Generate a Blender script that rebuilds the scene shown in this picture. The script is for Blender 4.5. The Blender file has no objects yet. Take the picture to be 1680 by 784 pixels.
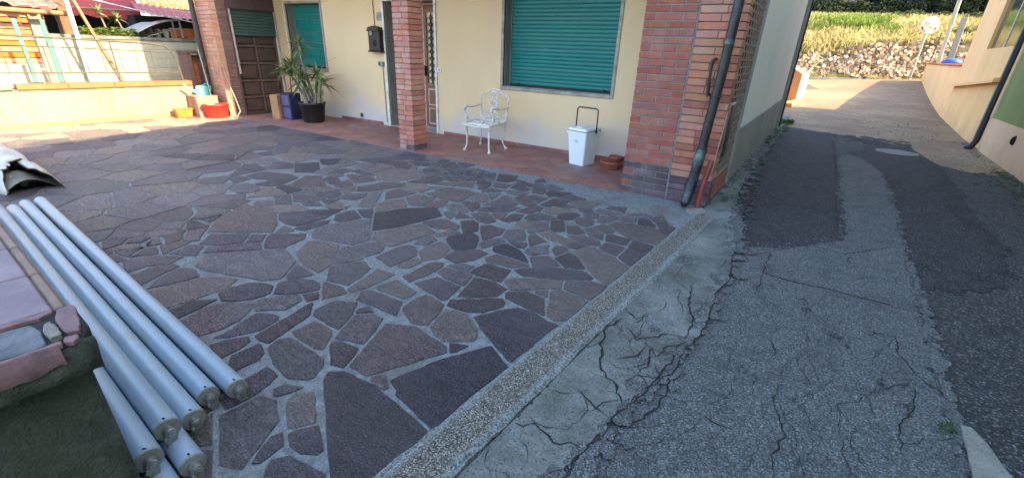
import bpy, math, random
from mathutils import Vector, Matrix
random.seed(7)
R = math.radians
SC = bpy.context.scene
COL = SC.collection

# ------------------------------------------------------------------ camera
cam_d = bpy.data.cameras.new('camera'); cam = bpy.data.objects.new('camera', cam_d); COL.objects.link(cam)
cam_d.sensor_width = 36.0; cam_d.lens = 36.0*716.574/1680; cam_d.clip_start = .05; cam_d.clip_end = 2000
PIT, ROL, YAW, CH = .404915713, .0410574895, .610538576, 1.42
cF = Vector((-math.sin(YAW)*math.cos(PIT), math.cos(YAW)*math.cos(PIT), -math.sin(PIT)))
cR = Vector((math.cos(YAW), math.sin(YAW), 0)); cU = cR.cross(cF)
cr = cR*math.cos(ROL)+cU*math.sin(ROL); cu = cU*math.cos(ROL)-cR*math.sin(ROL)
m = Matrix((cr, cu, -cF)).transposed().to_4x4(); m.translation = (0, 0, CH)
cam.matrix_world = m; SC.camera = cam

# ------------------------------------------------------------------ light
SUN_EL, SUN_AZ = 30.0, 3.0          # azimuth measured from +X towards +Y
w = bpy.data.worlds.new('World'); SC.world = w; w.use_nodes = True
nt = w.node_tree; bg = nt.nodes['Background']; sky = nt.nodes.new('ShaderNodeTexSky')
sky.sky_type = 'NISHITA'; sky.sun_disc = False; sky.sun_elevation = R(SUN_EL); sky.sun_rotation = R(90-SUN_AZ); sky.dust_density = 2.2; sky.air_density = .95; sky.ozone_density = 1.1
nt.links.new(sky.outputs[0], bg.inputs[0]); bg.inputs[1].default_value = .15
sd = bpy.data.lights.new('sun', 'SUN'); sd.energy = 2.9; sd.angle = R(.4); sd.color = (1, .79, .47)
so = bpy.data.objects.new('sun', sd); COL.objects.link(so)
ds = Vector((math.cos(R(SUN_EL))*math.cos(R(SUN_AZ)), math.cos(R(SUN_EL))*math.sin(R(SUN_AZ)), math.sin(R(SUN_EL))))
so.rotation_euler = ds.to_track_quat('Z', 'Y').to_euler()
SC.view_settings.view_transform = 'Standard'; SC.view_settings.look = 'None'
SC.view_settings.exposure = 2.95; SC.view_settings.gamma = 1
SC.render.engine = 'CYCLES'
try:
    SC.cycles.max_bounces = 7; SC.cycles.diffuse_bounces = 4; SC.cycles.glossy_bounces = 2; SC.cycles.transmission_bounces = 3
except Exception: pass

# ------------------------------------------------------------------ materials
def srgb(c): return tuple(((x/255)/12.92 if x/255 <= .04045 else ((x/255+.055)/1.055)**2.4) for x in c)+(1,)
class NT:
    def __init__(s, name):
        s.m = bpy.data.materials.new(name); s.m.use_nodes = True; s.t = s.m.node_tree
        s.b = s.t.nodes['Principled BSDF']; s.pos = s.n('ShaderNodeNewGeometry').outputs['Position']
        s.oi = None
    def n(s, t, **k):
        x = s.t.nodes.new(t)
        for a, v in k.items(): setattr(x, a, v)
        return x
    def l(s, a, b): s.t.links.new(a, b)
    def map(s, vec, scale=(1, 1, 1), rot=(0, 0, 0)):
        x = s.n('ShaderNodeMapping'); s.l(vec, x.inputs[0]); x.inputs['Scale'].default_value = scale; x.inputs['Rotation'].default_value = rot
        return x.outputs[0]
    def noise(s, sc, det=4, rough=.55, vec=None, dist=0):
        x = s.n('ShaderNodeTexNoise'); s.l(vec if vec is not None else s.pos, x.inputs['Vector'])
        x.inputs['Scale'].default_value = sc; x.inputs['Detail'].default_value = det; x.inputs['Roughness'].default_value = rough; x.inputs['Distortion'].default_value = dist
        return x.outputs['Fac']
    def vor(s, sc, out='Distance', feat='F1', vec=None):
        x = s.n('ShaderNodeTexVoronoi'); x.feature = feat; s.l(vec if vec is not None else s.pos, x.inputs['Vector']); x.inputs['Scale'].default_value = sc
        return x.outputs[out]
    def ramp(s, fac, stops):
        x = s.n('ShaderNodeValToRGB'); s.l(fac, x.inputs[0]); e = x.color_ramp.elements
        e[0].position, e[0].color = stops[0][0], stops[0][1]; e[1].position, e[1].color = stops[-1][0], stops[-1][1]
        for p, c in stops[1:-1]:
            q = e.new(p); q.color = c
        return x.outputs[0]
    def mix(s, f, a, b, mode='MIX'):
        x = s.n('ShaderNodeMix', data_type='RGBA', blend_type=mode)
        for i, v in ((0, f), (6, a), (7, b)):
            if hasattr(v, 'is_output'): s.l(v, x.inputs[i])
            else: x.inputs[i].default_value = v
        return x.outputs[2]
    def math(s, op, a, b=0, clamp=False):
        x = s.n('ShaderNodeMath', operation=op); x.use_clamp = clamp
        for i, v in ((0, a), (1, b)):
            if hasattr(v, 'is_output'): s.l(v, x.inputs[i])
            else: x.inputs[i].default_value = v
        return x.outputs[0]
    def rnd(s, col, hv=.02, vv=.25, sv=.1):
        o = s.n('ShaderNodeObjectInfo'); h = s.n('ShaderNodeHueSaturation'); s.l(col, h.inputs['Color'])
        r = o.outputs['Random']
        s.l(s.math('ADD', s.math('MULTIPLY', r, 2*hv), .5-hv), h.inputs['Hue'])
        r2 = s.math('FRACT', s.math('MULTIPLY', r, 17.31)); r3 = s.math('FRACT', s.math('MULTIPLY', r, 41.7))
        s.l(s.math('ADD', s.math('MULTIPLY', r2, 2*vv), 1-vv), h.inputs['Value'])
        s.l(s.math('ADD', s.math('MULTIPLY', r3, 2*sv), 1-sv), h.inputs['Saturation'])
        return h.outputs[0]
    def out(s, col, rough=.8, bump=None, bd=.01, bs=.6, metal=0, spec=.5):
        if hasattr(col, 'is_output'): s.l(col, s.b.inputs['Base Color'])
        else: s.b.inputs['Base Color'].default_value = col
        if hasattr(rough, 'is_output'): s.l(rough, s.b.inputs['Roughness'])
        else: s.b.inputs['Roughness'].default_value = rough
        s.b.inputs['Metallic'].default_value = metal; s.b.inputs['Specular IOR Level'].default_value = spec
        if bump is not None:
            x = s.n('ShaderNodeBump'); s.l(bump, x.inputs['Height']); x.inputs['Distance'].default_value = bd; x.inputs['Strength'].default_value = bs
            s.l(x.outputs[0], s.b.inputs['Normal'])
        return s.m
def C(r, g=None, b=None):
    if g is None: return (r, r, r, 1)
    return (r, g, b, 1)
def basic(name, c1, c2=None, sc=6, rough=.75, bd=.004, bs=.5, bsc=60, hv=0, vv=0, metal=0, dirt=None, dsc=1.5, det=5, spec=.4, speck=0):
    s = NT(name); c2 = c2 or tuple(x*.72 for x in c1[:3])+(1,)
    col = s.ramp(s.noise(sc, det), [(.3, c2), (.7, c1)])
    if dirt: col = s.mix(s.ramp(s.noise(dsc, 6, .65), [(.5, C(0)), (.72, C(.85))]), col, dirt)
    if speck: col = s.mix(s.ramp(s.noise(190, 2), [(.5, C(0)), (.7, C(speck))]), col, tuple(x*.45 for x in c1[:3])+(1,))
    if hv or vv: col = s.rnd(col, hv, vv)
    return s.out(col, rough, s.noise(bsc, 4), bd, bs, metal, spec)

def slate(name, c1, c2, hv, vv):
    s = NT(name)
    o = s.n('ShaderNodeObjectInfo')
    mp = s.n('ShaderNodeMapping'); s.l(s.pos, mp.inputs[0]); mp.inputs['Scale'].default_value = (1, 3.2, 1)
    cx = s.n('ShaderNodeCombineXYZ'); s.l(s.math('MULTIPLY', o.outputs['Random'], 6.28), cx.inputs[2]); s.l(cx.outputs[0], mp.inputs['Rotation'])
    n1 = s.noise(7, 10, .72, mp.outputs[0], 1.5); n2 = s.noise(42, 7, .8, mp.outputs[0], .6); n3 = s.noise(150, 3, .7)
    br = tuple(min(1, x*1.75) for x in c1[:3])+(1,)
    col = s.ramp(n1, [(.3, c2), (.48, c1), (.66, br)])
    col = s.mix(s.ramp(n2, [(.38, C(.95)), (.52, C(0))]), col, tuple(x*.22 for x in c2[:3])+(1,))  # shade of the small crevices put into the colour
    col = s.mix(s.ramp(n2, [(.54, C(0)), (.66, C(.75))]), col, tuple(min(1, x*2.5) for x in c1[:3])+(1,))
    col = s.mix(s.ramp(n3, [(.56, C(0)), (.66, C(.6))]), col, C(.42, .40, .40))  # pale flecks stand in for glints
    col = s.mix(s.ramp(n3, [(.34, C(.55)), (.44, C(0))]), col, C(.02))
    col = s.mix(s.ramp(s.noise(1.1, 6, .6), [(.45, C(0)), (.7, C(.45))]), col, C(.20, .18, .165))
    col = s.mix(s.ramp(s.noise(2.7, 5, .6), [(.6, C(0)), (.75, C(.4))]), col, C(.20, .135, .085))
    col = s.rnd(col, hv, vv)
    h = s.math('ADD', s.math('ADD', s.math('MULTIPLY', n1, 1.5), s.math('MULTIPLY', n2, .7)), s.math('MULTIPLY', n3, .12))
    return s.out(col, s.ramp(n2, [(.3, C(.42)), (.7, C(.75))]), h, .03, 1.0, spec=.32)
M = {}
M['slate_d'] = slate('slate_purple', C(.078, .068, .086), C(.046, .041, .053), .03, .34)
M['slate_r'] = slate('slate_red', C(.112, .084, .092), C(.068, .054, .061), .025, .28)
M['slate_b'] = slate('slate_brown', C(.175, .142, .13), C(.108, .09, .086), .02, .2)
M['slate_g'] = slate('slate_grey', C(.135, .125, .132), C(.08, .076, .085), .03, .22)
M['slate_t'] = slate('slate_sunlit_tan', C(.42, .335, .23), C(.30, .235, .165), .02, .2)  # stones with the sun's brightness put into their colour

def mk_mortar():
    s = NT('joint_mortar')
    c = s.ramp(s.noise(22, 7, .65), [(.3, C(.12, .132, .132)), (.7, C(.26, .285, .285))])
    c = s.mix(s.ramp(s.noise(110, 4, .7), [(.38, C(.6)), (.5, C(0))]), c, C(.08, .08, .08))
    sep = s.n('ShaderNodeSeparateXYZ'); s.l(s.pos, sep.inputs[0])
    # old dirt lies thicker over the little-swept west half of the court
    f = s.math('ADD', s.math('MULTIPLY', s.math('ADD', sep.outputs[0], 3.6), -.2), s.math('MULTIPLY', s.math('SUBTRACT', s.noise(1.6, 5), .5), 3.6), True)
    c = s.mix(s.math('MULTIPLY', f, .75), c, C(.13, .122, .12))
    c = s.mix(s.ramp(s.noise(3.1, 5), [(.5, C(0)), (.66, C(.65))]), c, C(.13, .115, .10))
    return s.out(c, .9, s.math('ADD', s.noise(40, 6), s.noise(140, 2)), .01, .8, spec=.2)
M['mortar'] = mk_mortar()

def asphalt(name, base, light, amount, sc=110, blot=C(.06), tone=None, lo=.35):
    # every voronoi cell is one chip of aggregate with its own grey
    s = NT(name)
    wv = s.n('ShaderNodeVectorMath', operation='ADD'); nz_ = s.n('ShaderNodeTexNoise'); s.l(s.pos, nz_.inputs['Vector']); nz_.inputs['Scale'].default_value = 160
    sc_ = s.n('ShaderNodeVectorMath', operation='SCALE'); s.l(nz_.outputs['Color'], sc_.inputs[0]); sc_.inputs['Scale'].default_value = .006
    s.l(s.pos, wv.inputs[0]); s.l(sc_.outputs[0], wv.inputs[1])
    v = s.n('ShaderNodeTexVoronoi'); s.l(wv.outputs[0], v.inputs['Vector']); v.inputs['Scale'].default_value = sc
    cell = s.n('ShaderNodeSeparateColor'); s.l(v.outputs['Color'], cell.inputs[0])
    big = s.noise(1.7, 7, .62)
    c = s.mix(s.ramp(big, [(.35, C(0)), (.7, C(.8))]), base, blot)
    dk = tuple(x*lo for x in base[:3])+(1,)
    grain = s.ramp(cell.outputs[0], [(0, dk), (.45, base), (1-amount, tuple(x*1.35 for x in base[:3])+(1,)), (min(.99, 1-amount+.06), light)])
    c = s.mix(.62, c, grain)
    c = s.mix(s.ramp(v.outputs['Distance'], [(.45, C(0)), (.8, C(.75))]), c, dk)
    c = s.mix(s.math('MULTIPLY', s.ramp(cell.outputs[1], [(.95, C(0)), (.97, C(1))]), .45), c, tuple(min(1, x*1.5) for x in light[:3])+(1,))
    if tone: c = s.mix(s.ramp(s.noise(.7, 5), [(.4, C(0)), (.62, C(.6))]), c, tone)
    c = s.mix(s.ramp(s.noise(5.5, 7, .7), [(.36, C(.4)), (.5, C(0))]), c, dk)
    h = s.math('ADD', s.math('MULTIPLY', v.outputs['Distance'], -1.0), s.math('MULTIPLY', s.noise(35, 5, .7), 1.2))
    return s.out(c, .75, h, .01, 1.0, spec=.22)
M['asphalt_dark'] = asphalt('asphalt_coarse', C(.064, .067, .067), C(.25, .26, .255), .13, 105, C(.04), None, .25)
M['asphalt_light'] = asphalt('asphalt_worn', C(.155, .166, .162), C(.34, .355, .345), .15, 150, C(.10, .112, .108), None, .25)
M['asphalt_new'] = asphalt('asphalt_patch', C(.048, .046, .049), C(.17, .17, .17), .14, 130, C(.03))
M['asphalt_purple'] = asphalt('asphalt_patch_fine', C(.047, .048, .051), C(.19, .19, .19), .14, 120, C(.033, .034, .036))
M['asphalt_brown'] = asphalt('asphalt_old', C(.33, .235, .135), C(.46, .37, .25), .2, 45, C(.21, .145, .09), C(.15, .095, .065), .5)
def mk_conc(name, c1, c2, moss=0, pits=.5, sc=3):
    s = NT(name)
    c = s.ramp(s.noise(sc, 8, .62), [(.3, c2), (.68, c1)])
    c = s.mix(s.ramp(s.noise(85, 3, .7), [(.56, C(0)), (.64, C(pits))]), c, C(.03))
    c = s.mix(s.ramp(s.noise(30, 5, .7), [(.5, C(0)), (.8, C(.4))]), c, tuple(min(.42, x*2.2) for x in c1[:3])+(1,))
    if moss: c = s.mix(s.ramp(s.noise(1.9, 6, .7), [(.45, C(0)), (.65, C(moss))]), c, C(.05, .055, .03))
    return s.out(c, .88, s.math('ADD', s.noise(22, 7, .7), s.noise(110, 3)), .008, .8, spec=.25)
M['concrete'] = mk_conc('cracked_concrete', C(.22, .232, .215), C(.075, .08, .07), .6, .85, 2.2)
M['slab'] = mk_conc('grey_slab', C(.28, .27, .22), C(.17, .165, .14), .25)
def mk_kerb():
    s = NT('kerb_concrete')
    v = s.n('ShaderNodeTexVoronoi'); s.l(s.pos, v.inputs['Vector']); v.inputs['Scale'].default_value = 210
    cell = s.n('ShaderNodeSeparateColor'); s.l(v.outputs['Color'], cell.inputs[0])
    sep = s.n('ShaderNodeSeparateXYZ'); s.l(s.pos, sep.inputs[0])
    mid = s.ramp(cell.outputs[0], [(0, C(.03, .028, .022)), (.4, C(.11, .105, .082)), (.75, C(.21, .20, .165)), (1, C(.48, .46, .41))])
    edg = s.ramp(s.noise(85, 5, .8), [(.39, C(.03)), (.46, C(.17, .19, .18)), (.6, C(.36, .40, .39))])
    # smooth trowelled borders, exposed stone in the middle: distance from the kerb's own centre line
    cl = s.math('ADD', s.math('MULTIPLY', sep.outputs[1], .0264), -.911)
    d = s.math('ABSOLUTE', s.math('SUBTRACT', sep.outputs[0], cl))
    d = s.math('ADD', d, s.math('MULTIPLY', s.math('SUBTRACT', s.noise(9, 6, .7), .5), .09))
    c = s.mix(s.ramp(d, [(.058, C(0)), (.082, C(1))]), mid, edg)
    c = s.mix(s.ramp(s.noise(4, 5), [(.5, C(0)), (.75, C(.5))]), c, C(.10, .095, .06))
    return s.out(c, .85, s.math('ADD', v.outputs['Distance'], s.noise(60, 5, .7)), .008, .9, spec=.3)
M['kerb'] = mk_kerb()
M['crack'] = basic('crack_dirt', C(.022, .02, .017), C(.01), 30, .95)
M['moss'] = basic('moss', C(.055, .07, .03), C(.03, .038, .018), 20, .95)
M['soil'] = basic('soil', C(.12, .1, .07), C(.06, .05, .035), 3, .95, bsc=12, bd=.03)
M['terracotta'] = basic('porch_terracotta', C(.28, .125, .095), C(.18, .085, .07), 5, .62, .003, hv=.012, vv=.13, dirt=C(.19, .15, .14), dsc=1.6, spec=.5)
M['grout'] = basic('tile_grout', C(.24, .2, .18), None, 20, .9)
def brickm(name, c1, c2, vv=.22, hv=.018, dirt=None, dsc=2.5):
    return basic(name, c1, c2, 14, .78, .004, .7, 90, hv, vv, dirt=dirt, dsc=dsc, speck=.5, spec=.3)
M['brick_red'] = brickm('brick_red', C(.33, .118, .078), C(.23, .08, .058), .10, .01, C(.34, .17, .13), 3)
M['brick_orange'] = brickm('brick_orange', C(.47, .205, .12), C(.35, .14, .095), .15, .015, C(.34, .20, .16), 3)
M['brick_col'] = brickm('brick_rose', C(.46, .21, .145), C(.35, .145, .105), .13, .012, C(.48, .35, .3), 4)
M['brick_dark'] = brickm('brick_stained', C(.125, .08, .085), C(.075, .055, .06), .25, .02, C(.19, .17, .17), 5)
M['brick_tan'] = brickm('brick_tan', C(.50, .26, .16), C(.40, .19, .12), .12)
M['brick_brown'] = brickm('brick_brown', C(.15, .085, .068), C(.11, .062, .052), .15)
M['brick_mortar'] = basic('brick_mortar', C(.30, .285, .265), C(.18, .17, .16), 20, .95)
def mk_plaster(name, c1, c2, grime, zmax=.55, gs=.6, st=(.6, .85, .35)):
    s = NT(name)
    v = s.map(s.pos, (1, 1, .35))
    c = s.ramp(s.noise(1.4, 6, .6, v), [(.3, c2), (.7, c1)])
    sep = s.n('ShaderNodeSeparateXYZ'); s.l(s.pos, sep.inputs[0])
    f = s.math('SUBTRACT', s.math('ADD', zmax, s.math('MULTIPLY', s.math('SUBTRACT', s.noise(2.2, 6, .65), .5), 1.6)), sep.outputs[2], True)
    c = s.mix(s.math('MULTIPLY', f, gs, True), c, grime)
    c = s.mix(s.ramp(s.noise(5, 7, .75, s.map(s.pos, (1, 1, .12))), [(st[0], C(0)), (st[1], C(st[2]))]), c, grime)
    return s.out(c, .85, s.math('ADD', s.noise(50, 4), s.noise(2, 3)), .004, .5, spec=.25)
M['cream'] = mk_plaster('cream_plaster', C(.74, .555, .32), C(.66, .49, .28), C(.52, .48, .45), .6, 1.5, (.54, .78, .3))
M['white_wall'] = mk_plaster('greyish_plaster', C(.76, .73, .66), C(.68, .65, .58), C(.5, .48, .42), .3, .5)
M['dado'] = mk_plaster('grey_cement_dado', C(.30, .30, .27), C(.21, .215, .195), C(.10, .11, .08), .3, .9)
M['yard_wall'] = mk_plaster('pale_yard_plaster', C(.28, .245, .165), C(.225, .195, .13), C(.10, .09, .065), .18, .9, (.52, .66, .65))
M['tan'] = mk_plaster('tan_plaster', C(.80, .56, .37), C(.70, .48, .31), C(.34, .27, .16), .35, .9)
M['yellow'] = mk_plaster('ochre_plaster', C(.88, .56, .27), C(.78, .48, .22), C(.30, .22, .12), .5, .6)
M['green_wall'] = mk_plaster('green_plaster', C(.26, .30, .105), C(.2, .24, .085), C(.2, .2, .1), 0, .4)
M['orange_wall'] = mk_plaster('orange_plaster', C(.74, .33, .12), C(.62, .26, .09), C(.3, .25, .15), .3, .5)
M['skirting'] = basic('red_skirting', C(.26, .095, .075), C(.18, .07, .06), 6, .5, vv=.12, hv=.01, dirt=C(.36, .24, .2), dsc=4)
M['travertine'] = basic('window_stone', C(.42, .37, .30), C(.28, .24, .2), 18, .7, dirt=C(.14, .12, .1), dsc=5)
M['grey_reveal'] = basic('grey_reveal', C(.20, .20, .175), C(.15, .15, .13), 3, .8)
M['teal'] = basic('teal_shutter', C(.005, .18, .155), C(.004, .155, .135), 2, .42, .001, .2, 30, .004, .05, dirt=C(.02, .19, .165), dsc=2)
M['teal_dull'] = basic('dull_green_shutter', C(.05, .085, .065), C(.04, .07, .055), 3, .5)
M['dark'] = basic('dark_shade', C(.012), None, 5, .9)  # near-black stands in for the shade inside holes, openings and under roofs
M['wood_dark'] = basic('dark_brown_door', C(.075, .042, .03), C(.045, .028, .022), 9, .55)
M['rail_brown'] = basic('dark_door_rail', C(.12, .07, .05), C(.08, .048, .036), 9, .55)
M['screen'] = brickm('screen_terracotta', C(.34, .22, .165), C(.25, .155, .115), .1)
M['wood_brown'] = basic('brown_door_wood', C(.22, .10, .055), C(.14, .065, .04), 9, .5)
M['iron'] = basic('black_iron', C(.022), C(.04, .03, .025), 30, .5, metal=.3)
M['amber_glass'] = basic('amber_door_glass', C(.62, .50, .30), C(.3, .2, .1), 22, .25)
M['brown_paint'] = basic('brown_fascia', C(.085, .05, .045), None, 4, .75)
M['white_paint'] = basic('chipped_white_paint', C(.74, .73, .64), C(.6, .58, .5), 30, .5, dirt=C(.17, .12, .08), dsc=22, bd=.002)
M['plastic_white'] = basic('white_plastic', C(.74, .76, .78), C(.69, .71, .73), 3, .35, .0005)
M['black_plastic'] = basic('black_plastic', C(.016), None, 5, .35, .0005)
M['grey_plastic'] = basic('grey_plastic', C(.3, .29, .27), None, 8, .6)
M['tube'] = basic('blue_grey_lacquer', C(.26, .36, .42), C(.22, .31, .37), 5, .36, .0006, .15, 18, .008, .06, dirt=C(.22, .26, .27), dsc=5, spec=.5)
M['tube_cap'] = basic('grey_cap_plastic', C(.25, .265, .25), C(.17, .18, .17), 40, .5)
M['zinc'] = basic('zinc_fitting', C(.42, .43, .40), C(.22, .22, .2), 60, .35, metal=.7)
M['lead'] = basic('dark_downpipe', C(.034, .03, .03), C(.02, .019, .02), 5, .42, .006, .7, 14, dirt=C(.06, .06, .07), dsc=7, metal=.2)
M['lead_low'] = basic('patched_lead', C(.06, .065, .075), C(.02, .022, .026), 9, .38, .012, .9, 16, dirt=C(.16, .30, .27), dsc=6, metal=.4)
M['red_pipe'] = basic('red_corrugated_pipe', C(.30, .055, .045), None, 9, .5)
M['lilac'] = basic('lilac_coping_tile', C(.165, .115, .125), C(.125, .088, .098), 5, .6, .003, .6, 50, .008, .05, dirt=C(.22, .17, .19), dsc=6, speck=.25)
M['tile_edge'] = basic('brown_tile_edge', C(.19, .115, .075), C(.12, .075, .05), 14, .6)
M['mossy'] = mk_conc('mossy_render', C(.075, .085, .075), C(.010, .015, .012), .6, .5, 11)
M['pink'] = basic('flaking_pink_paint', C(.22, .12, .12), C(.14, .08, .082), 9, .7, .006, .9, 30, dirt=C(.07, .055, .055), dsc=13, speck=.5)
def mk_cap():
    s = NT('worn_cap_paint'); sep = s.n('ShaderNodeSeparateXYZ')
    dv = s.n('ShaderNodeVectorMath', operation='SCALE'); nn = s.n('ShaderNodeTexNoise'); s.l(s.pos, nn.inputs['Vector']); nn.inputs['Scale'].default_value = 18; nn.inputs['Detail'].default_value = 6
    sb_ = s.n('ShaderNodeVectorMath', operation='SUBTRACT'); s.l(nn.outputs['Color'], sb_.inputs[0]); sb_.inputs[1].default_value = (.5, .5, .5)
    s.l(sb_.outputs[0], dv.inputs[0]); dv.inputs['Scale'].default_value = .045
    ad = s.n('ShaderNodeVectorMath', operation='ADD'); s.l(s.pos, ad.inputs[0]); s.l(dv.outputs[0], ad.inputs[1]); s.l(ad.outputs[0], sep.inputs[0])
    X, Y = sep.outputs[0], sep.outputs[1]
    def band(v, c, w, soft=.004):    # 1 inside |v-c| < w
        d = s.math('ABSOLUTE', s.math('SUBTRACT', v, c)); return s.math('DIVIDE', s.math('SUBTRACT', w+soft, d), 2*soft, True)
    AND = lambda a, b: s.math('MULTIPLY', a, b)
    pink = s.ramp(s.noise(14, 6), [(.3, C(.34, .185, .19)), (.7, C(.47, .27, .27))])
    c = s.mix(s.ramp(s.noise(5, 7, .7), [(.55, C(0)), (.68, C(.7))]), pink, C(.30, .27, .25))
    cem = s.ramp(s.noise(24, 7, .7), [(.3, C(.06, .065, .07)), (.7, C(.27, .30, .31))])
    m1 = AND(band(X, -1.598, .034), band(Y, -.06, .085)); m2 = AND(band(X, -1.600, .042), band(Y, .048, .026))
    c = s.mix(m1, c, cem); c = s.mix(m2, c, s.ramp(s.noise(20, 6), [(.3, C(.12, .115, .10)), (.7, C(.25, .24, .22))]))
    for e in (AND(band(Y, .018, .004, .002), band(X, -1.60, .06)), AND(band(Y, .078, .003, .002), band(X, -1.61, .05)), AND(band(X, -1.563, .003, .002), band(Y, .05, .06)), AND(band(X, -1.646, .008), band(Y, -.1, .4))):
        c = s.mix(e, c, C(.018, .016, .015))
    c = s.mix(s.ramp(s.noise(60, 4, .7), [(.55, C(0)), (.66, C(.6))]), c, C(.09, .07, .065))
    return s.out(c, .8, s.math('ADD', s.noise(26, 7, .7), s.math('MULTIPLY', m1, -.8)), .012, .9, spec=.3)
M['cap'] = mk_cap()
M['grime'] = basic('black_grime', C(.03, .027, .026), C(.012), 14, .9, .01, .8, 30)
M['mortar_patch'] = basic('grey_cement_patch', C(.13, .145, .15), C(.05, .056, .062), 10, .8, .01, .8, 40)
M['rubble'] = basic('field_stone', C(.54, .43, .29), C(.30, .24, .16), 5, .85, .03, .8, 12, .02, .45)
M['rail'] = basic('weathered_rail', C(.075, .075, .058), C(.05, .04, .03), 12, .6)
M['turq'] = basic('turquoise_paint', C(.06, .20, .165), C(.04, .13, .11), 9, .5)
M['turq_plastic'] = basic('turquoise_plastic', C(.12, .52, .44), None, 4, .4)
M['coping_orange'] = basic('orange_coping', C(.38, .11, .035), C(.30, .085, .03), 8, .7)
M['skirt_pink'] = basic('pink_base_strip', C(.42, .17, .085), C(.34, .14, .075), 5, .8)
M['block'] = mk_plaster('whitewashed_block', C(.36, .35, .26), C(.27, .26, .19), C(.33, .31, .25), .3, .5)
M['awning'] = basic('burgundy_awning', C(.34, .045, .04), C(.28, .035, .032), 3, .75)
M['roof_red'] = basic('red_corrugated', C(.46, .05, .03), C(.38, .04, .025), 6, .6)
M['fibre'] = basic('grey_fibre_cement', C(.17, .155, .13), C(.08, .075, .065), 15, .9)
M['rooftile'] = basic('ochre_roof_tile', C(.30, .20, .10), C(.17, .11, .06), 9, .85, vv=.2)
M['hollow_brick'] = basic('orange_hollow_brick', C(.42, .13, .03), C(.33, .10, .03), 5, .8, vv=.15)
M['bark'] = basic('bark', C(.18, .10, .06), C(.09, .055, .04), 25, .9, .02, .8, 40)
M['bark_grey'] = basic('grey_bark', C(.19, .17, .14), C(.09, .08, .065), 12, .9, .03, .8, 20)
M['plank'] = basic('weathered_plank', C(.22, .13, .06), C(.14, .08, .04), 8, .8)
M['red_plastic'] = basic('red_plastic', C(.62, .03, .022), None, 4, .35, .0005)
M['ochre_pot'] = basic('ochre_plastic', C(.42, .17, .03), None, 4, .5)
M['clay_pot'] = basic('terracotta_plastic', C(.33, .10, .055), C(.24, .07, .045), 6, .5)
M['navy'] = basic('navy_crate', C(.010, .017, .06), C(.008, .012, .04), 4, .5)
M['blue_lilac'] = basic('printed_label_blue', C(.045, .065, .19), C(.09, .09, .16), 4, .5)
M['pine'] = basic('pine_board', C(.33, .19, .09), C(.24, .13, .065), 8, .6)
M['leaf'] = basic('yucca_leaf', C(.20, .24, .08), C(.11, .14, .05), 8, .5, hv=.03, vv=.35)
M['leaf_dry'] = basic('dry_leaf', C(.30, .25, .12), None, 8, .7, vv=.3)
M['tarp'] = basic('grey_tarpaulin', C(.40, .40, .36), C(.27, .28, .26), 7, .45, .01, .6, 14)
M['tarp_in'] = basic('olive_lining', C(.13, .12, .085), C(.08, .075, .055), 6, .7)
M['cloth'] = basic('pale_blue_cloth', C(.5, .6, .68), C(.4, .5, .58), 9, .8)
M['blue'] = basic('blue_plastic', C(.03, .10, .6), None, 4, .4)
M['cord'] = basic('grey_cord', C(.4, .36, .3), None, 9, .8)
def mk_glass(name, col, rough=.08):
    s = NT(name); return s.out(col, rough, s.noise(2.5, 3), .02, .35, spec=1)
M['glass'] = mk_glass('dark_window_glass', C(.06, .07, .05))
def mk_mirror():
    s = NT('mirror_glass'); return s.out(C(.75, .74, .78), .06, None, metal=1)
M['mirror'] = mk_mirror()
M['mirror_rim'] = basic('orange_white_rim', C(.62, .42, .32), None, 4, .5)
def folm(name, a, b, hv=0):
    s = NT(name)
    c = s.ramp(s.noise(.8, 4), [(.35, b), (.65, a)])
    c = s.mix(s.ramp(s.noise(14, 3), [(.35, C(.6)), (.65, C(0))]), c, tuple(x*.5 for x in b[:3])+(1,))
    m_ = s.out(c, .65, spec=.3)
    # light passes through leaves
    tr = s.n('ShaderNodeBsdfTranslucent'); s.l(c, tr.inputs[0]); mx = s.n('ShaderNodeMixShader'); mx.inputs[0].default_value = .35
    o = [n for n in s.t.nodes if n.type == 'OUTPUT_MATERIAL'][0]
    s.l(s.b.outputs[0], mx.inputs[1]); s.l(tr.outputs[0], mx.inputs[2]); s.l(mx.outputs[0], o.inputs[0])
    return m_
M['straw'] = folm('dry_grass', C(.50, .42, .17), C(.30, .25, .10))
M['grass'] = folm('green_grass', C(.22, .30, .04), C(.12, .18, .03))
M['fol_a'] = folm('dark_foliage', C(.035, .055, .022), C(.018, .032, .013))
M['fol_b'] = folm('mid_foliage', C(.07, .115, .03), C(.035, .06, .02))
M['weed'] = folm('weed_leaf', C(.10, .19, .04), C(.05, .10, .02))

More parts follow.
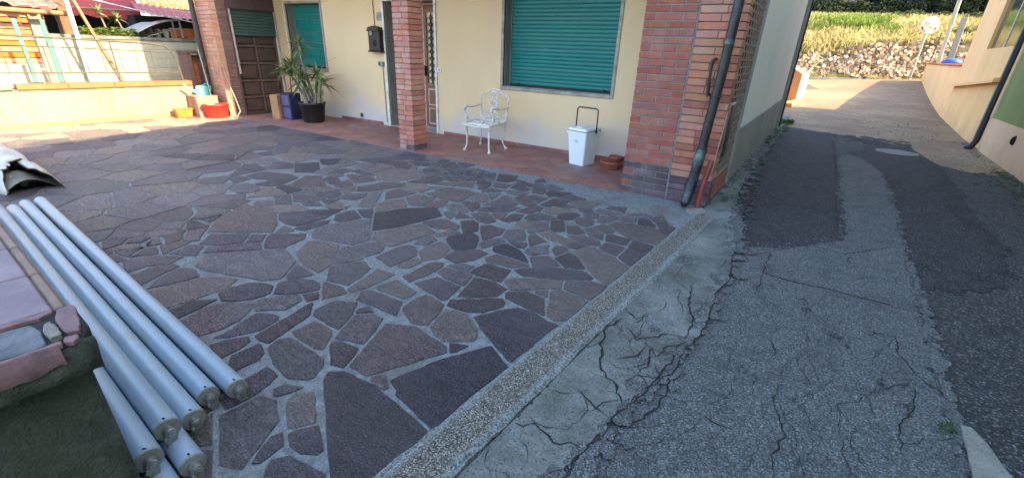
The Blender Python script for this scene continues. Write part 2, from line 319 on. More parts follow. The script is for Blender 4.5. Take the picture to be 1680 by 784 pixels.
# ------------------------------------------------------------------ mesh helpers
class MB:
    def __init__(s): s.v = []; s.f = []; s.m = []; s.mats = []; s.cur = 0; s.sm = []
    def mat(s, name):
        if name not in s.mats: s.mats.append(name)
        s.cur = s.mats.index(name); return s
    def add(s, vs, fs, smooth=False):
        o = len(s.v); s.v += [tuple(v) for v in vs]
        for f in fs: s.f.append(tuple(i+o for i in f)); s.m.append(s.cur); s.sm.append(smooth)
        return s
    def box(s, x0, x1, y0, y1, z0, z1, fn=None):
        vs = [(x, y, z) for z in (z0, z1) for y in (y0, y1) for x in (x0, x1)]
        if fn: vs = [fn(*v) for v in vs]
        return s.add(vs, [(0, 2, 3, 1), (4, 5, 7, 6), (0, 1, 5, 4), (2, 6, 7, 3), (0, 4, 6, 2), (1, 3, 7, 5)])
    def bbox(s, x0, x1, y0, y1, z0, z1, b=.004, fn=None):
        # box with chamfered edges (24 verts)
        vs = []; 
        for sx in (0, 1):
            for sy in (0, 1):
                for sz in (0, 1):
                    X = x1 if sx else x0; Y = y1 if sy else y0; Z = z1 if sz else z0
                    dx = -b if sx else b; dy = -b if sy else b; dz = -b if sz else b
                    vs += [(X, Y+dy, Z+dz), (X+dx, Y, Z+dz), (X+dx, Y+dy, Z)]
        I = lambda sx, sy, sz, a: (sx*4+sy*2+sz)*3+a
        F = []
        for t in (0, 1):
            q = [I(t, 0, 0, 0), I(t, 1, 0, 0), I(t, 1, 1, 0), I(t, 0, 1, 0)]; F.append(q if t else q[::-1])
            q = [I(0, t, 0, 1), I(0, t, 1, 1), I(1, t, 1, 1), I(1, t, 0, 1)]; F.append(q if t else q[::-1])
            q = [I(0, 0, t, 2), I(1, 0, t, 2), I(1, 1, t, 2), I(0, 1, t, 2)]; F.append(q if t else q[::-1])
        for a in (0, 1):
            for b_ in (0, 1):
                q = [I(a, b_, 0, 0), I(a, b_, 1, 0), I(a, b_, 1, 1), I(a, b_, 0, 1)]; F.append(q if a == b_ else q[::-1])
                q = [I(a, 0, b_, 2), I(a, 1, b_, 2), I(a, 1, b_, 0), I(a, 0, b_, 0)]; F.append(q if a == b_ else q[::-1])
                q = [I(0, a, b_, 1), I(1, a, b_, 1), I(1, a, b_, 2), I(0, a, b_, 2)]; F.append(q if a == b_ else q[::-1])
        for a in (0, 1):
            for b_ in (0, 1):
                for c in (0, 1):
                    q = [I(a, b_, c, 0), I(a, b_, c, 1), I(a, b_, c, 2)]; F.append(q if (a+b_+c) % 2 else q[::-1])
        if fn: vs = [fn(*v) for v in vs]
        return s.add(vs, F)
    def tube(s, pts, r, n=8, cap=True, smooth=True, closed=False):
        P = [Vector(p) for p in pts]; k = len(P); rs = r if isinstance(r, (list, tuple)) else [r]*k
        up = None; vs = []
        for i, p in enumerate(P):
            if closed: t = P[(i+1) % k]-P[i-1]
            else: t = P[min(i+1, k-1)]-P[max(i-1, 0)]
            t.normalize()
            if up is None:
                up = Vector((0, 0, 1)) if abs(t.z) < .9 else Vector((1, 0, 0))
            a = t.cross(up).normalized(); up = a.cross(t).normalized()
            for j in range(n):
                an = 2*math.pi*j/n; vs.append(p+(a*math.cos(an)+up*math.sin(an))*rs[i])
        fs = []
        for i in range(k if closed else k-1):
            i2 = (i+1) % k
            for j in range(n): fs.append((i*n+j, i*n+(j+1) % n, i2*n+(j+1) % n, i2*n+j))
        s.add(vs, fs, smooth)
        if cap and not closed:
            s.add(vs[:n], [tuple(range(n))[::-1]]); s.add(vs[-n:], [tuple(range(n))])
        return s
    def lathe(s, prof, c=(0, 0, 0), n=20, smooth=True, fn=None):
        vs = []
        for r, z in prof:
            for j in range(n):
                a = 2*math.pi*j/n; p = (c[0]+r*math.cos(a), c[1]+r*math.sin(a), c[2]+z)
                vs.append(fn(*p) if fn else p)
        fs = [(i*n+j, i*n+(j+1) % n, (i+1)*n+(j+1) % n, (i+1)*n+j) for i in range(len(prof)-1) for j in range(n)]
        s.add(vs, fs, smooth)
        if prof[0][0] > 1e-4: s.add(vs[:n], [tuple(range(n))[::-1]])
        if prof[-1][0] > 1e-4: s.add(vs[-n:], [tuple(range(n))])
        return s
    def prism(s, poly, z0, z1, bev=0, fn=None):
        # polygon (counter-clockwise) extruded from z0 to z1, optional bevelled top
        n = len(poly); P = [(x, y) for x, y in poly]
        ar = sum(P[i][0]*P[(i+1) % n][1]-P[(i+1) % n][0]*P[i][1] for i in range(n))
        if ar < 0: P = P[::-1]
        vs = [(x, y, z0) for x, y in P]+[(x, y, z1-bev) for x, y in P]
        fs = [(i, (i+1) % n, n+(i+1) % n, n+i) for i in range(n)]
        if bev:
            q = inset(P, bev*1.3); vs += [(x, y, z1) for x, y in q]
            fs += [(n+i, n+(i+1) % n, 2*n+(i+1) % n, 2*n+i) for i in range(n)]
            fs.append(tuple(range(2*n, 3*n)))
        else: fs.append(tuple(range(n, 2*n)))
        if fn: vs = [fn(*v) for v in vs]
        return s.add(vs, fs)
    def quad(s, a, b, c, d): return s.add([a, b, c, d], [(0, 1, 2, 3)])
    def ball(s, c, r, n=10, sz=1):
        return s.lathe([(max(1e-5, r*math.sin(math.pi*i/n)), -r*sz*math.cos(math.pi*i/n)) for i in range(n+1)], c, n+2)
    def mesh(s, name):
        me = bpy.data.meshes.new(name); me.from_pydata(s.v, [], s.f)
        for q in s.mats: me.materials.append(M[q])
        me.polygons.foreach_set('material_index', s.m); me.polygons.foreach_set('use_smooth', s.sm); me.update()
        return me
    def build(s, name, parent=None, **k):
        return put(name, s.mesh(name), parent, **k)
def inset(P, d):
    n = len(P); out = []
    for i in range(n):
        a = Vector(P[i-1]); b = Vector(P[i]); c = Vector(P[(i+1) % n])
        e1 = (b-a); e2 = (c-b)
        if e1.length < 1e-6 or e2.length < 1e-6: out.append(tuple(b)); continue
        e1.normalize(); e2.normalize()
        n1 = Vector((-e1.y, e1.x)); n2 = Vector((-e2.y, e2.x)); q = n1+n2
        if q.length < .3: q = n1
        else: q = q/max(.5, q.length_squared/2)
        out.append((b.x+q.x*d, b.y+q.y*d))
    return out
def put(name, me, parent=None, loc=None, rot=None, label=None, cat=None, group=None, kind=None):
    o = bpy.data.objects.new(name, me); COL.objects.link(o)
    if parent is not None: o.parent = parent
    if loc is not None: o.location = loc
    if rot is not None: o.rotation_euler = rot
    if label: o['label'] = label
    if cat: o['category'] = cat
    if group: o['group'] = group
    if kind: o['kind'] = kind
    return o
def thing(name, label, cat, group=None, loc=(0, 0, 0), rz=0):
    return put(name, None, None, loc, (0, 0, rz), label, cat, group)
def rr(a, b): return random.uniform(a, b)
def clip(poly, nx, ny, c):      # keep points with nx*x+ny*y <= c
    out = []; n = len(poly)
    for i in range(n):
        a = poly[i]; b = poly[(i+1) % n]; da = nx*a[0]+ny*a[1]-c; db = nx*b[0]+ny*b[1]-c
        if da <= 0: out.append(a)
        if da*db < 0:
            t = da/(da-db); out.append((a[0]+(b[0]-a[0])*t, a[1]+(b[1]-a[1])*t))
    return out
def inside(p, P):
    r = False; n = len(P)
    for i in range(n):
        x1, y1 = P[i]; x2, y2 = P[i-1]
        if (y1 > p[1]) != (y2 > p[1]) and p[0] < (x2-x1)*(p[1]-y1)/(y2-y1)+x1: r = not r
    return r
def segd(p, a, b):
    dx, dy = b[0]-a[0], b[1]-a[1]; L = dx*dx+dy*dy
    t = 0 if L == 0 else max(0, min(1, ((p[0]-a[0])*dx+(p[1]-a[1])*dy)/L))
    return math.hypot(p[0]-a[0]-t*dx, p[1]-a[1]-t*dy)
def area(P): return abs(sum(P[i-1][0]*P[i][1]-P[i][0]*P[i-1][1] for i in range(len(P))))/2
def rough_poly(P, step=.09, amp=.006):
    out = []
    n = len(P)
    for i in range(n):
        a, b = P[i], P[(i+1) % n]; L = math.hypot(b[0]-a[0], b[1]-a[1]); k = max(1, min(6, int(L/step)))
        nx, ny = (b[1]-a[1])/max(L, 1e-6), -(b[0]-a[0])/max(L, 1e-6)
        for j in range(k):
            t = j/k; d = rr(-amp, amp) if j else 0
            out.append((a[0]+(b[0]-a[0])*t+nx*d, a[1]+(b[1]-a[1])*t+ny*d))
    return out
def chaikin(P, it=1):
    for _ in range(it):
        Q = []
        for i in range(len(P)):
            a, b = P[i], P[(i+1) % len(P)]
            Q += [(a[0]*.82+b[0]*.18, a[1]*.82+b[1]*.18), (a[0]*.18+b[0]*.82, a[1]*.18+b[1]*.82)]
        P = Q
    return P
def interp(x, T):
    if x <= T[0][0]: return T[0][1]
    for (a, b), (c, d) in zip(T, T[1:]):
        if x <= c: return b+(d-b)*(x-a)/(c-a)
    return T[-1][1]
LZ = -.022
def lane_z(x, y):
    p = interp(y, [(11.5, 0), (14, .03), (17.7, .17), (20, .36), (22.2, .60), (24.6, .93), (26, 1.0), (60, 1.0)])
    return LZ+p*(1+.05*max(-8, min(0, x-2.4)))

STONES="""d -1585,804 -1622,859 -1547,929 -1500,912 -1424,926 -1262,921 -1016,896 -998,886 -1011,712 -1013,605 -1085,520 -1214,595 -1304,633 -1391,664 -1492,736
d -1377,1012 -1350,1107 -1277,1243 -1231,1405 -1195,1513 -1142,1499 -1000,1434 -988,1418 -992,1308 -1002,1115 -999,922 -1263,957 -1284,981 -1324,992
r -1579,947 -1617,982 -1676,1119 -1721,1220 -1764,1326 -1745,1369 -1660,1371 -1588,1365 -1553,1386 -1447,1368 -1356,1361 -1304,1314 -1303,1283 -1380,1121 -1425,1009 -1453,960 -1500,950
r -1809,991 -1801,1016 -1767,1034 -1669,1048 -1625,995 -1603,921 -1670,900
g -2008,767 -2048,818 -2042,857 -2007,893 -1878,898 -1740,903 -1685,863 -1651,797 -1653,773 -1738,721 -1814,729 -1907,736
d -2094,637 -2087,767 -2001,746 -1965,698 -1970,597 -2014,586
d -1874,569 -1876,695 -1789,695 -1766,647 -1741,523 -1756,467 -1826,476
g -1707,644 -1701,684 -1628,724 -1641,675 -1668,627
b -1609,681 -1562,738 -1433,671 -1397,641 -1448,567 -1588,638
g -1733,437 -1726,516 -1721,640 -1654,612 -1594,633 -1459,559 -1473,504 -1444,424 -1413,372 -1487,334
d -1423,554 -1402,614 -1378,645 -1255,590 -1257,569 -1306,536 -1371,531
d -1401,409 -1460,504 -1447,535 -1396,511 -1389,467 -1386,421
d -1306,393 -1359,451 -1327,500 -1281,521 -1238,516 -1157,534 -1108,503 -1310,348
r -1440,962 -1401,1002 -1330,962 -1331,945 -1399,941
d -1335,1377 -1251,1412 -1264,1347 -1283,1325
g -3265,920 -3369,1020 -3393,1093 -3206,1295 -3080,1447 -2957,1411 -2844,1402 -2685,1222 -2672,1178 -2763,1060 -2916,1018 -3037,984 -3162,935
d -2664,1222 -2785,1359 -2561,1353 -2571,1310 -2625,1221
d -2519,1060 -2606,1129 -2609,1179 -2576,1261 -2500,1303 -2403,1308 -2350,1275 -2385,1199 -2449,1107
d -2609,863 -2555,944 -2536,1016 -2539,1062 -2611,1104 -2654,1099 -2752,1038 -2783,940 -2766,855 -2659,831
g -2491,924 -2509,973 -2432,1083 -2385,1151 -2320,1129 -2297,1039 -2284,973 -2337,972 -2405,908
g -2587,854 -2525,923 -2453,903 -2396,809 -2371,721 -2468,718 -2564,803
d -2317,735 -2356,810 -2374,899 -2320,935 -2259,952 -2229,937 -2203,828 -2234,760 -2249,705 -2312,654
r -2165,787 -2178,848 -2222,983 -2255,1091 -2249,1150 -2213,1144 -2139,1083 -2113,1007 -2075,902 -2046,801 -2100,784
d -2362,1169 -2320,1243 -2260,1197 -2279,1144
b -2412,1322 -2398,1344 -2258,1376 -2187,1354 -2236,1207
g -2424,1366 -2576,1498 -2473,1688 -2352,1649 -2292,1533 -2267,1410
r -2216,1371 -2260,1480 -2259,1546 -2297,1676 -2152,1692 -2145,1460 -2164,1374
g -2152,1106 -2161,1241 -2030,1321 -1953,1235 -1918,1166 -1898,1089 -1971,1084 -2117,1085
b -2058,930 -2055,1047 -1914,1062 -1857,1021 -1796,942 -1858,912 -2004,916
r -1830,1034 -1942,1227 -1864,1298 -1789,1303 -1682,1126 -1672,1080 -1799,1046
d -2071,1338 -2131,1422 -2099,1448 -2008,1474 -1841,1491 -1804,1440 -1756,1403 -1763,1373 -1890,1353 -1989,1342
r -1967,1258 -1950,1332 -1890,1312 -1945,1250
b -2954,1455 -3087,1636 -3011,1703 -2842,1740 -2653,1576 -2587,1480 -2556,1387 -2690,1393 -2819,1410
g -3246,1773 -3284,1835 -3263,2006 -3126,2254 -2943,2102 -2762,1953 -2777,1812 -2888,1773 -3028,1722 -3104,1685
g -2612,1508 -2796,1729 -2770,1778 -2516,1717 -2511,1686 -2580,1546
g -2731,1791 -2700,1924 -2661,1958 -2558,1939 -2503,1855 -2529,1749 -2597,1747
d -2903,2108 -3213,2377 -3106,2651 -2901,2836 -2716,2719 -2759,2518 -2803,2297
b -3251,2412 -3413,2562 -3420,2695 -3333,2815 -3165,2709 -3208,2577
g -3181,2753 -3351,2862 -3339,3025 -3144,3052 -3091,2934 -3075,2792
b -3038,2806 -3057,2966 -2984,3073 -2919,2972 -2913,2862
b -2741,1996 -2811,2065 -2778,2275 -2704,2444 -2634,2445 -2467,2393 -2493,2186 -2535,1991 -2599,1971
r -2696,2481 -2717,2524 -2634,2677 -2436,2650 -2395,2568 -2519,2489
g -2426,2144 -2465,2262 -2440,2322 -2363,2299 -2351,2173
d -2294,2358 -2317,2416 -2236,2595 -2166,2574 -2063,2457 -2024,2394 -2095,2264 -2164,2275
b -2272,2038 -2304,2112 -2300,2286 -2242,2288 -2148,2217 -2102,2085 -2160,1969 -2211,1993
d -2449,1798 -2467,2000 -2429,2079 -2374,2080 -2280,2013 -2249,1954 -2252,1805 -2270,1764
b -2245,1798 -2246,1903 -2214,1970 -2152,1942 -2149,1828 -2189,1795
b -2084,1714 -2080,1800 -2092,1927 -2074,2008 -2019,2028 -1977,1973 -1970,1833 -2000,1694
b -2110,1505 -2075,1653 -1872,1631 -1850,1579 -1868,1525 -2057,1497
d -1956,1697 -1899,1857 -1698,1859 -1670,1758 -1647,1689 -1677,1654
r -1934,1911 -1964,1972 -1898,2003 -1750,2018 -1689,1898 -1714,1877 -1805,1879
r -2077,2114 -2088,2235 -1981,2372 -1890,2360 -1895,2200 -1944,2105
b -1787,1454 -1804,1568 -1790,1638 -1711,1646 -1619,1628 -1577,1522 -1543,1420 -1621,1381 -1725,1418
b -1519,1415 -1561,1554 -1526,1626 -1451,1628 -1318,1570 -1260,1501 -1251,1460 -1363,1369 -1447,1385
r -1605,1639 -1635,1699 -1400,1911 -1354,1882 -1337,1841 -1374,1730 -1470,1661
r -1635,1767 -1707,1995 -1601,2050 -1453,2020 -1448,1921 -1519,1823
r -1779,2065 -1766,2229 -1581,2244 -1533,2072 -1606,2057
g -1968,2032 -1930,2090 -1823,2129 -1812,2063 -1864,2043
r -1835,2299 -1808,2391 -1683,2415 -1528,2413 -1533,2358 -1578,2307 -1691,2275 -1773,2258
d -1915,2570 -1848,2612 -1725,2576 -1631,2508 -1548,2427 -1630,2425 -1788,2403 -1848,2411 -1916,2505
d -1397,1647 -1361,1726 -1301,1826 -1253,1884 -1155,1903 -1054,1878 -976,1878 -989,1657 -996,1520 -997,1459 -1057,1466 -1175,1521 -1283,1575 -1348,1615
r -1408,1984 -1323,2086 -1193,2083 -1094,1925 -1198,1928 -1376,1941
b -1080,1945 -1203,2175 -1149,2251 -1061,2241 -969,2218 -964,2093 -964,1971 -1018,1920
g -1265,2123 -1220,2171 -1188,2106 -1249,2106
r -1154,2268 -1191,2358 -1056,2481 -961,2494 -954,2329 -968,2268 -1068,2255
b -1508,2105 -1483,2171 -1215,2349 -1174,2262 -1411,2043
d -1548,2285 -1527,2340 -1360,2494 -1190,2573 -1081,2531 -1082,2495 -1202,2394 -1456,2252
r -1596,2524 -1492,2641 -1347,2543 -1495,2405
g -1686,2579 -1699,2677 -1598,2795 -1523,2674 -1628,2554
r -1537,2753 -1553,2818 -1498,2881 -1437,2823 -1461,2682
r -1433,2635 -1404,2775 -1314,2750 -1192,2635 -1211,2594 -1302,2555
b -1382,2855 -1337,3004 -1209,2987 -1086,2944 -949,2867 -957,2587 -968,2510 -1069,2565 -1188,2665
r -1267,3049 -1270,3160 -1101,3176 -1098,2998 -1156,2992
r -1072,2985 -1080,3177 -942,3170 -949,2880
r -1079,3204 -1113,3356 -946,3350 -926,3180
b -1422,3556 -1378,3678 -1084,3772 -916,3652 -923,3403 -1141,3385 -1290,3474
r -1322,3298 -1311,3362 -1126,3362 -1114,3238 -1278,3214
r -1490,3415 -1455,3547 -1316,3451 -1342,3354 -1438,3383
d -1544,3329 -1515,3393 -1360,3319 -1321,3210 -1395,3199 -1476,3255
r -1569,3083 -1485,3192 -1328,3153 -1289,3071 -1372,3016 -1470,3030
r -1687,3261 -1614,3346 -1507,3246 -1541,3162 -1618,3149
r -1820,3204 -1865,3310 -1804,3364 -1660,3169 -1715,3102 -1771,3129
r -1902,2938 -1942,3158 -1886,3270 -1779,3084 -1862,2936
b -1752,2960 -1740,3061 -1559,3022 -1472,3012 -1503,2902 -1611,2908
r -1813,2835 -1831,2927 -1673,2854 -1717,2718
g -2010,2771 -2040,2855 -1942,2941 -1863,2863 -1808,2772 -1889,2685 -1966,2703
r -1867,2654 -1757,2716 -1742,2633 -1793,2620
d -1684,2591 -1666,2730 -1596,2806 -1539,2685 -1587,2574
r -1534,2750 -1551,2845 -1462,2859 -1436,2804 -1464,2679
r -1483,2887 -1452,2996 -1361,2993 -1414,2884
r -1720,3460 -1704,3540 -1560,3559 -1541,3471 -1597,3361
r -1542,3575 -1574,3723 -1449,3812 -1452,3677 -1502,3568
r -1717,3641 -1705,3722 -1633,3763 -1579,3651 -1651,3588
r -1885,3446 -1897,3526 -1797,3640 -1753,3609 -1750,3455 -1812,3401
g -2100,3210 -2112,3334 -2050,3390 -1872,3390 -1925,3300 -2029,3186
b -2051,3001 -2096,3084 -1977,3211 -1942,3097 -1959,2984
b -2055,3431 -2074,3635 -1877,3737 -1823,3688 -1915,3487
r -2066,3694 -2006,3816 -1905,3788 -1924,3720
r -2185,3637 -2190,3878 -2045,3899 -2028,3754 -2103,3634
r -2250,3304 -2225,3549 -2138,3551 -2117,3472 -2158,3316
r -2533,3649 -2485,3752 -2252,3602 -2281,3498 -2383,3536
g -2433,3770 -2418,3843 -2272,3861 -2261,3674
r -2617,3236 -2599,3382 -2648,3615 -2485,3567 -2397,3487 -2419,3390 -2514,3304
b -2001,3885 -1972,4022 -1777,4062 -1771,3935 -1876,3840
r -1876,3788 -1745,3856 -1702,3796 -1759,3721
r -2163,3961 -2146,4065 -1972,4050 -2031,3940
r -2366,4013 -2372,4102 -2161,4203 -2206,4009 -2286,3935
g -2588,4064 -2659,4238 -2580,4277 -2452,4125 -2382,3937 -2467,3919
r -2769,3894 -2835,4108 -2586,3999 -2587,3902
g -2531,4253 -2480,4336 -2315,4252 -2374,4132
g -1405,3740 -1410,3870 -1293,3905 -1254,3788 -1347,3748
r -1219,3776 -1264,3909 -1194,3949 -1077,3819 -1159,3788
r -1076,3882 -1013,3937 -929,3888 -934,3691 -1011,3757
b -1183,4004 -1134,4162 -1029,3987 -1101,3923
g -1658,3788 -1680,3890 -1457,3921 -1516,3821
g -1429,3946 -1263,4071 -1191,4042 -1304,3918
g -1630,3985 -1626,4066 -1494,4134 -1469,3981
r -2225,3012 -2244,3193 -2164,3242 -2123,3123 -2172,3017
r -2476,2737 -2419,2820 -2335,2800 -2227,2658 -2291,2561
r -2273,2764 -2218,2827 -2070,2825 -2037,2741 -2081,2569
g -2029,2463 -2045,2548 -1975,2660 -1908,2629 -1963,2424
g -2528,2939 -2473,3076 -2272,2950 -2292,2853 -2375,2859
r -2387,3083 -2309,3188 -2256,3029 -2304,3020
d -2561,3066 -2572,3201 -2390,3392 -2312,3387 -2322,3258 -2430,3137
g -2878,2970 -2870,3056 -2788,3091 -2635,3002 -2613,2950 -2749,2900
g -2756,2822 -2737,2874 -2634,2827 -2613,2729 -2687,2763
r -2616,2809 -2666,2902 -2473,2869 -2570,2783
r -2824,3138 -2812,3189 -2698,3232 -2626,3160 -2584,3012 -2715,3079
g -2848,3281 -2928,3474 -2832,3517 -2731,3432 -2670,3318 -2751,3265
b -3325,3106 -3220,3417 -3056,3497 -2950,3453 -2868,3138 -3044,3101
r -3481,2721 -3637,2862 -3651,3014 -3424,3037 -3425,2858
g -3564,2444 -3733,2683 -3719,2878 -3563,2752 -3417,2519 -3352,2447 -3499,2407
b -3669,3069 -3677,3213 -3527,3329 -3405,3268 -3393,3089
r -3905,2682 -4027,2783 -3924,2980 -3789,2884
g -3457,3319 -3244,3443 -3295,3274
d -3026,3623 -3098,3759 -3019,3834 -2964,3680
g -2916,3555 -2930,3638 -2815,3746 -2852,3591
d -3398,2333 -3329,2413 -3164,2286 -3217,2239
d -3330,2036 -3439,2125 -3423,2298 -3223,2222 -3269,2054
d -3400,1701 -3424,1881 -3357,1994 -3313,1945 -3311,1812 -3309,1733
d -3746,1739 -3817,1806 -3746,1908 -3457,2071 -3428,1967 -3437,1751 -3556,1713
d -3213,1357 -3371,1453 -3425,1524 -3228,1695 -3154,1642 -3110,1459
d -3418,1328 -3522,1410 -3445,1491 -3338,1411
d -3642,1094 -3772,1221 -3567,1415 -3432,1302 -3505,1172
d -3444,1046 -3507,1092 -3417,1288 -3306,1383 -3206,1338 -3384,1122
b -3832,1229 -3676,1365 -3469,1547 -3639,1691 -3798,1766 -3983,1834 -4198,1743 -4319,1740 -4190,1567 -4087,1399
g -3443,1569 -3527,1688 -3378,1689 -3379,1625
g -4123,1918 -4321,2011 -4241,2134 -4029,2026
r -4137,2109 -4186,2160 -4048,2311 -3924,2305 -3940,2152 -4044,2079
g -4245,1785 -4342,1852 -4216,1945 -4108,1889 -4142,1794
d -4096,2317 -4044,2545 -3947,2505 -3885,2389 -3962,2342
d -3839,2407 -3861,2484 -3778,2687 -3681,2601 -3701,2486
d -3857,2250 -3871,2330 -3809,2387 -3776,2257
d -3933,2092 -3865,2197 -3771,2173 -3867,2086
d -3871,1835 -3905,1864 -3598,2141 -3557,2346 -3487,2101 -3662,1964
d -3681,646 -3685,726 -3639,817 -3480,922 -3435,834 -3502,717 -3487,615
d -3412,605 -3449,723 -3408,837 -3345,850 -3281,715 -3200,626 -3300,594
d -3148,621 -3229,688 -3312,839 -3227,891 -3090,874 -3097,763
b -3115,600 -3087,738 -3057,885 -2961,965 -2865,1009 -2805,922 -2799,784 -2805,661 -2816,595 -2967,585
d -2776,601 -2784,736 -2699,821 -2678,737 -2651,598
r -2613,603 -2660,751 -2620,842 -2509,904 -2447,898 -2374,798 -2361,710 -2389,606 -2505,593
r -2260,611 -2243,679 -2191,755 -2148,745 -2118,663 -2114,596
d -5067,2654 -5439,2859 -5295,3091 -5020,2935 -4930,2787
r -4594,2326 -4804,2652 -4692,2759 -4332,2573 -4447,2373 -4645,2277
d -5274,2199 -5340,2388 -5021,2550 -4863,2559 -4894,2359 -5094,2202
d -4872,2094 -4916,2305 -4809,2542 -4680,2245 -4770,2129
g -4871,1860 -5034,2002 -4872,2094 -4693,2055 -4625,1951 -4703,1852
d -5377,2545 -5532,2554 -5633,2798 -5449,2849 -5259,2741
d -5439,2110 -5602,2247 -5410,2396 -5400,2219
r -4498,2982 -4504,3050 -4246,3153 -4107,3077 -4167,2854
r -3934,2678 -4009,2784 -3974,3069 -3752,3215 -3702,3104 -3799,2775
g -4849,3358 -4875,3511 -4679,3526 -4611,3296
d -4617,3131 -4628,3239 -4299,3211 -4355,3120
d -4565,2708 -4506,2833 -4354,2775 -4346,2653
b -4334,3290 -4372,3572 -4059,3715 -3839,3472 -3918,3155 -4137,3117
g -4873,2767 -5024,3098 -4884,3152 -4681,2842
r -4712,2924 -4814,3138 -4673,3155 -4626,3007
d -5221,2014 -5336,2139 -5133,2164 -5095,2006
g -4290,2181 -4316,2322 -4161,2410 -4106,2298 -4186,2171
d -6091,2964 -6669,3278 -6464,3370 -6133,3134
d -6313,2840 -6329,3040 -6057,2946 -6136,2814
r -3060,4023 -3223,4270 -3016,4355 -2923,4152 -2954,4054
r -3049,3930 -2842,3993 -2831,3844 -2946,3799
r -3017,3608 -3106,3744 -3009,3836 -2980,3736
r -3331,3799 -3345,3964 -3191,3932
d -3973,4342 -3872,4489 -3764,4411 -3768,4230
g -2816,3532 -2736,3634 -2676,3416
r -2956,3604 -2913,3736 -2773,3745 -2812,3650
g -2772,3776 -2524,3860 -2511,3729 -2684,3711
r -3763,3286 -3767,3488 -3549,3557 -3567,3406
r -3575,3602 -3549,3733 -3383,3715
b -3577,3397 -3406,3659 -3233,3790 -3128,3627 -3384,3482
d -2747,4391 -2699,4474 -2619,4372 -2691,4304"""
CRACKS="""-711,2188 -746,2004 -651,1752 -610,1681 -501,1624 -434,1527
-785,935 -773,1109 -760,1354 -774,1654 -772,1796 -746,2004
-727,1219 -652,1186 -574,1162 -480,1211
-541,993 -480,1082
-499,2889 -462,2690 -371,2411 -362,2217
-340,2142 -366,1826 -424,1535
-362,2217 -445,2198 -527,2084 -564,2023 -671,2132
-456,1779 -443,1892 -470,2009 -425,1960 -409,2087 -332,2164
-591,1800 -524,1881 -501,2013
-326,1907 -305,1757 -306,1648 -348,1497 -398,1385
-478,1665 -459,1752 -359,1807 -332,1928
-414,1888 -366,1826
-162,1720 -76,1690 -15,1701
-492,1800 -443,1892
-601,2334 -643,2226 -739,2297
-642,1491 -554,1453 -448,1418
-135,3454 39,3438 385,3480 616,3492 752,3498 797,3437
-1,2573 50,2487 77,2362
115,2135 109,1995 139,1916 181,1800 140,1652 164,1530
618,3074 610,2845 661,2718 696,2643 766,2557 788,2508
484,2368 561,2475 626,2539 675,2639
648,2556 642,2372 583,2205 566,2014
463,2317 493,2174
426,2919 516,3008 617,3056
787,2186 818,2129 843,2053
792,2276 788,2138 779,2004
298,2187 348,2250
106,4331 351,4293 686,4757
-141,3940 -141,3448 97,3436 268,3480 476,3468 749,3482
-132,3948 -17,4152 103,4366
-847,12690 -98,12806 847,12832 1333,11953
-361,3555 -292,3710 -141,3940
302,6411 658,6463
351,4293 437,3991
1326,7214 1327,6347 1380,5895
-141,3448 -120,3065
2247,16660 2576,15184 2670,14268
694,14822 1201,14182 1894,15273"""
SHAPES={'conc': '-1122,12533 -1170,15370 -884,11758 -791,6905 -676,5374 -521,4779 -432,4367 -384,3891 -369,3518 -327,3323 -318,3089 -341,2884 -324,2691 -309,2535 -301,2282 -327,2162 -338,2086 -329,1992 -325,1906 -358,1807 -383,1682 -420,1527 -439,1450 -451,1397 -433,1358 -475,1221 -484,1092 -457,1003 -440,930',
 'light': '-377,3965 -174,4055 -17,4208 101,4396 216,4567 326,4718 339,5175 312,5653 280,6254 243,7537 186,9097 351,9670 585,9248 760,8419 798,7324 812,6238 794,5281 783,4410 793,3968 778,3695 791,3397 789,3017 779,2737 782,2462 788,2310 812,2183 860,2066 868,1932',
 'dark1': '-884,11758 -791,6905 -676,5374 -521,4779 -360,3946 -174,4055 -17,4208 101,4396 216,4567 326,4718 339,5175 312,5653 280,6254 243,7537 186,9097 102,11034 -85,12425 -760,12959 -1008,13736',
 'dark2': '422,9886 608,10457 838,11831 1107,13179 1340,11995 1480,9902 1505,8945 1509,8231 1055,7416 840,7762 760,8419 585,9248',
 'dark3': '831,7589 1049,7338 1480,8003 1452,6299 1489,5506 1372,4649 1129,4225 937,4136 796,3971 783,4410 794,5281 812,6238',
 'brown': '-760,12959 -108,13032 428,12886 854,12896 1340,11995 1527,10197 1531,9172 1647,8798 2202,10878 2403,12418',
 'slab': '794,2353 830,2360 866,2282 888,2183 910,2105 919,2030 771,1916 783,2007 787,2137 790,2258'}

# ================================================================== GROUND
g = MB().mat('soil')
# one sheet to the horizon; sinks a little below the court and lane, climbs behind the stone wall
def slant(x): return .3*(max(-14, min(14, x))-2.5)
def soil_z(x, y):
    if y > 22: y = y-slant(x)
    hill = interp(y, [(26.5, 0), (26.9, 1.25), (31, 2.45), (34, 2.95), (38, 3.4), (60, 7), (150, 24), (400, 40)]) if y > 26.5 else 0
    base = interp(y, [(11.5, -.10), (17.7, .0), (22.2, .4), (26, .74), (60, .74)])
    return base+hill*interp(abs(x-4), [(0, 1), (40, 1), (400, .6)])
ys = [-400, -100, -30, -8, 0, 6, 11.5, 14, 17.7, 20, 22.2, 24.6, 26.5, 26.9, 28, 29, 30, 31, 32.5, 34, 36, 38, 45, 60, 100, 150, 400]
xs = [-400, -120, -50, -30, -20, -14, -10, -6, -3, 0, 3, 6, 10, 16, 25, 50, 120, 400]
g.add([(x, y+(slant(x) if y > 26 else 0), soil_z(x, y+(slant(x) if y > 26 else 0))+(rr(-.12, .12) if y > 27 else 0)) for y in ys for x in xs],
      [(j*len(xs)+i, j*len(xs)+i+1, (j+1)*len(xs)+i+1, (j+1)*len(xs)+i) for j in range(len(ys)-1) for i in range(len(xs)-1)])
g.build('ground', kind='structure')

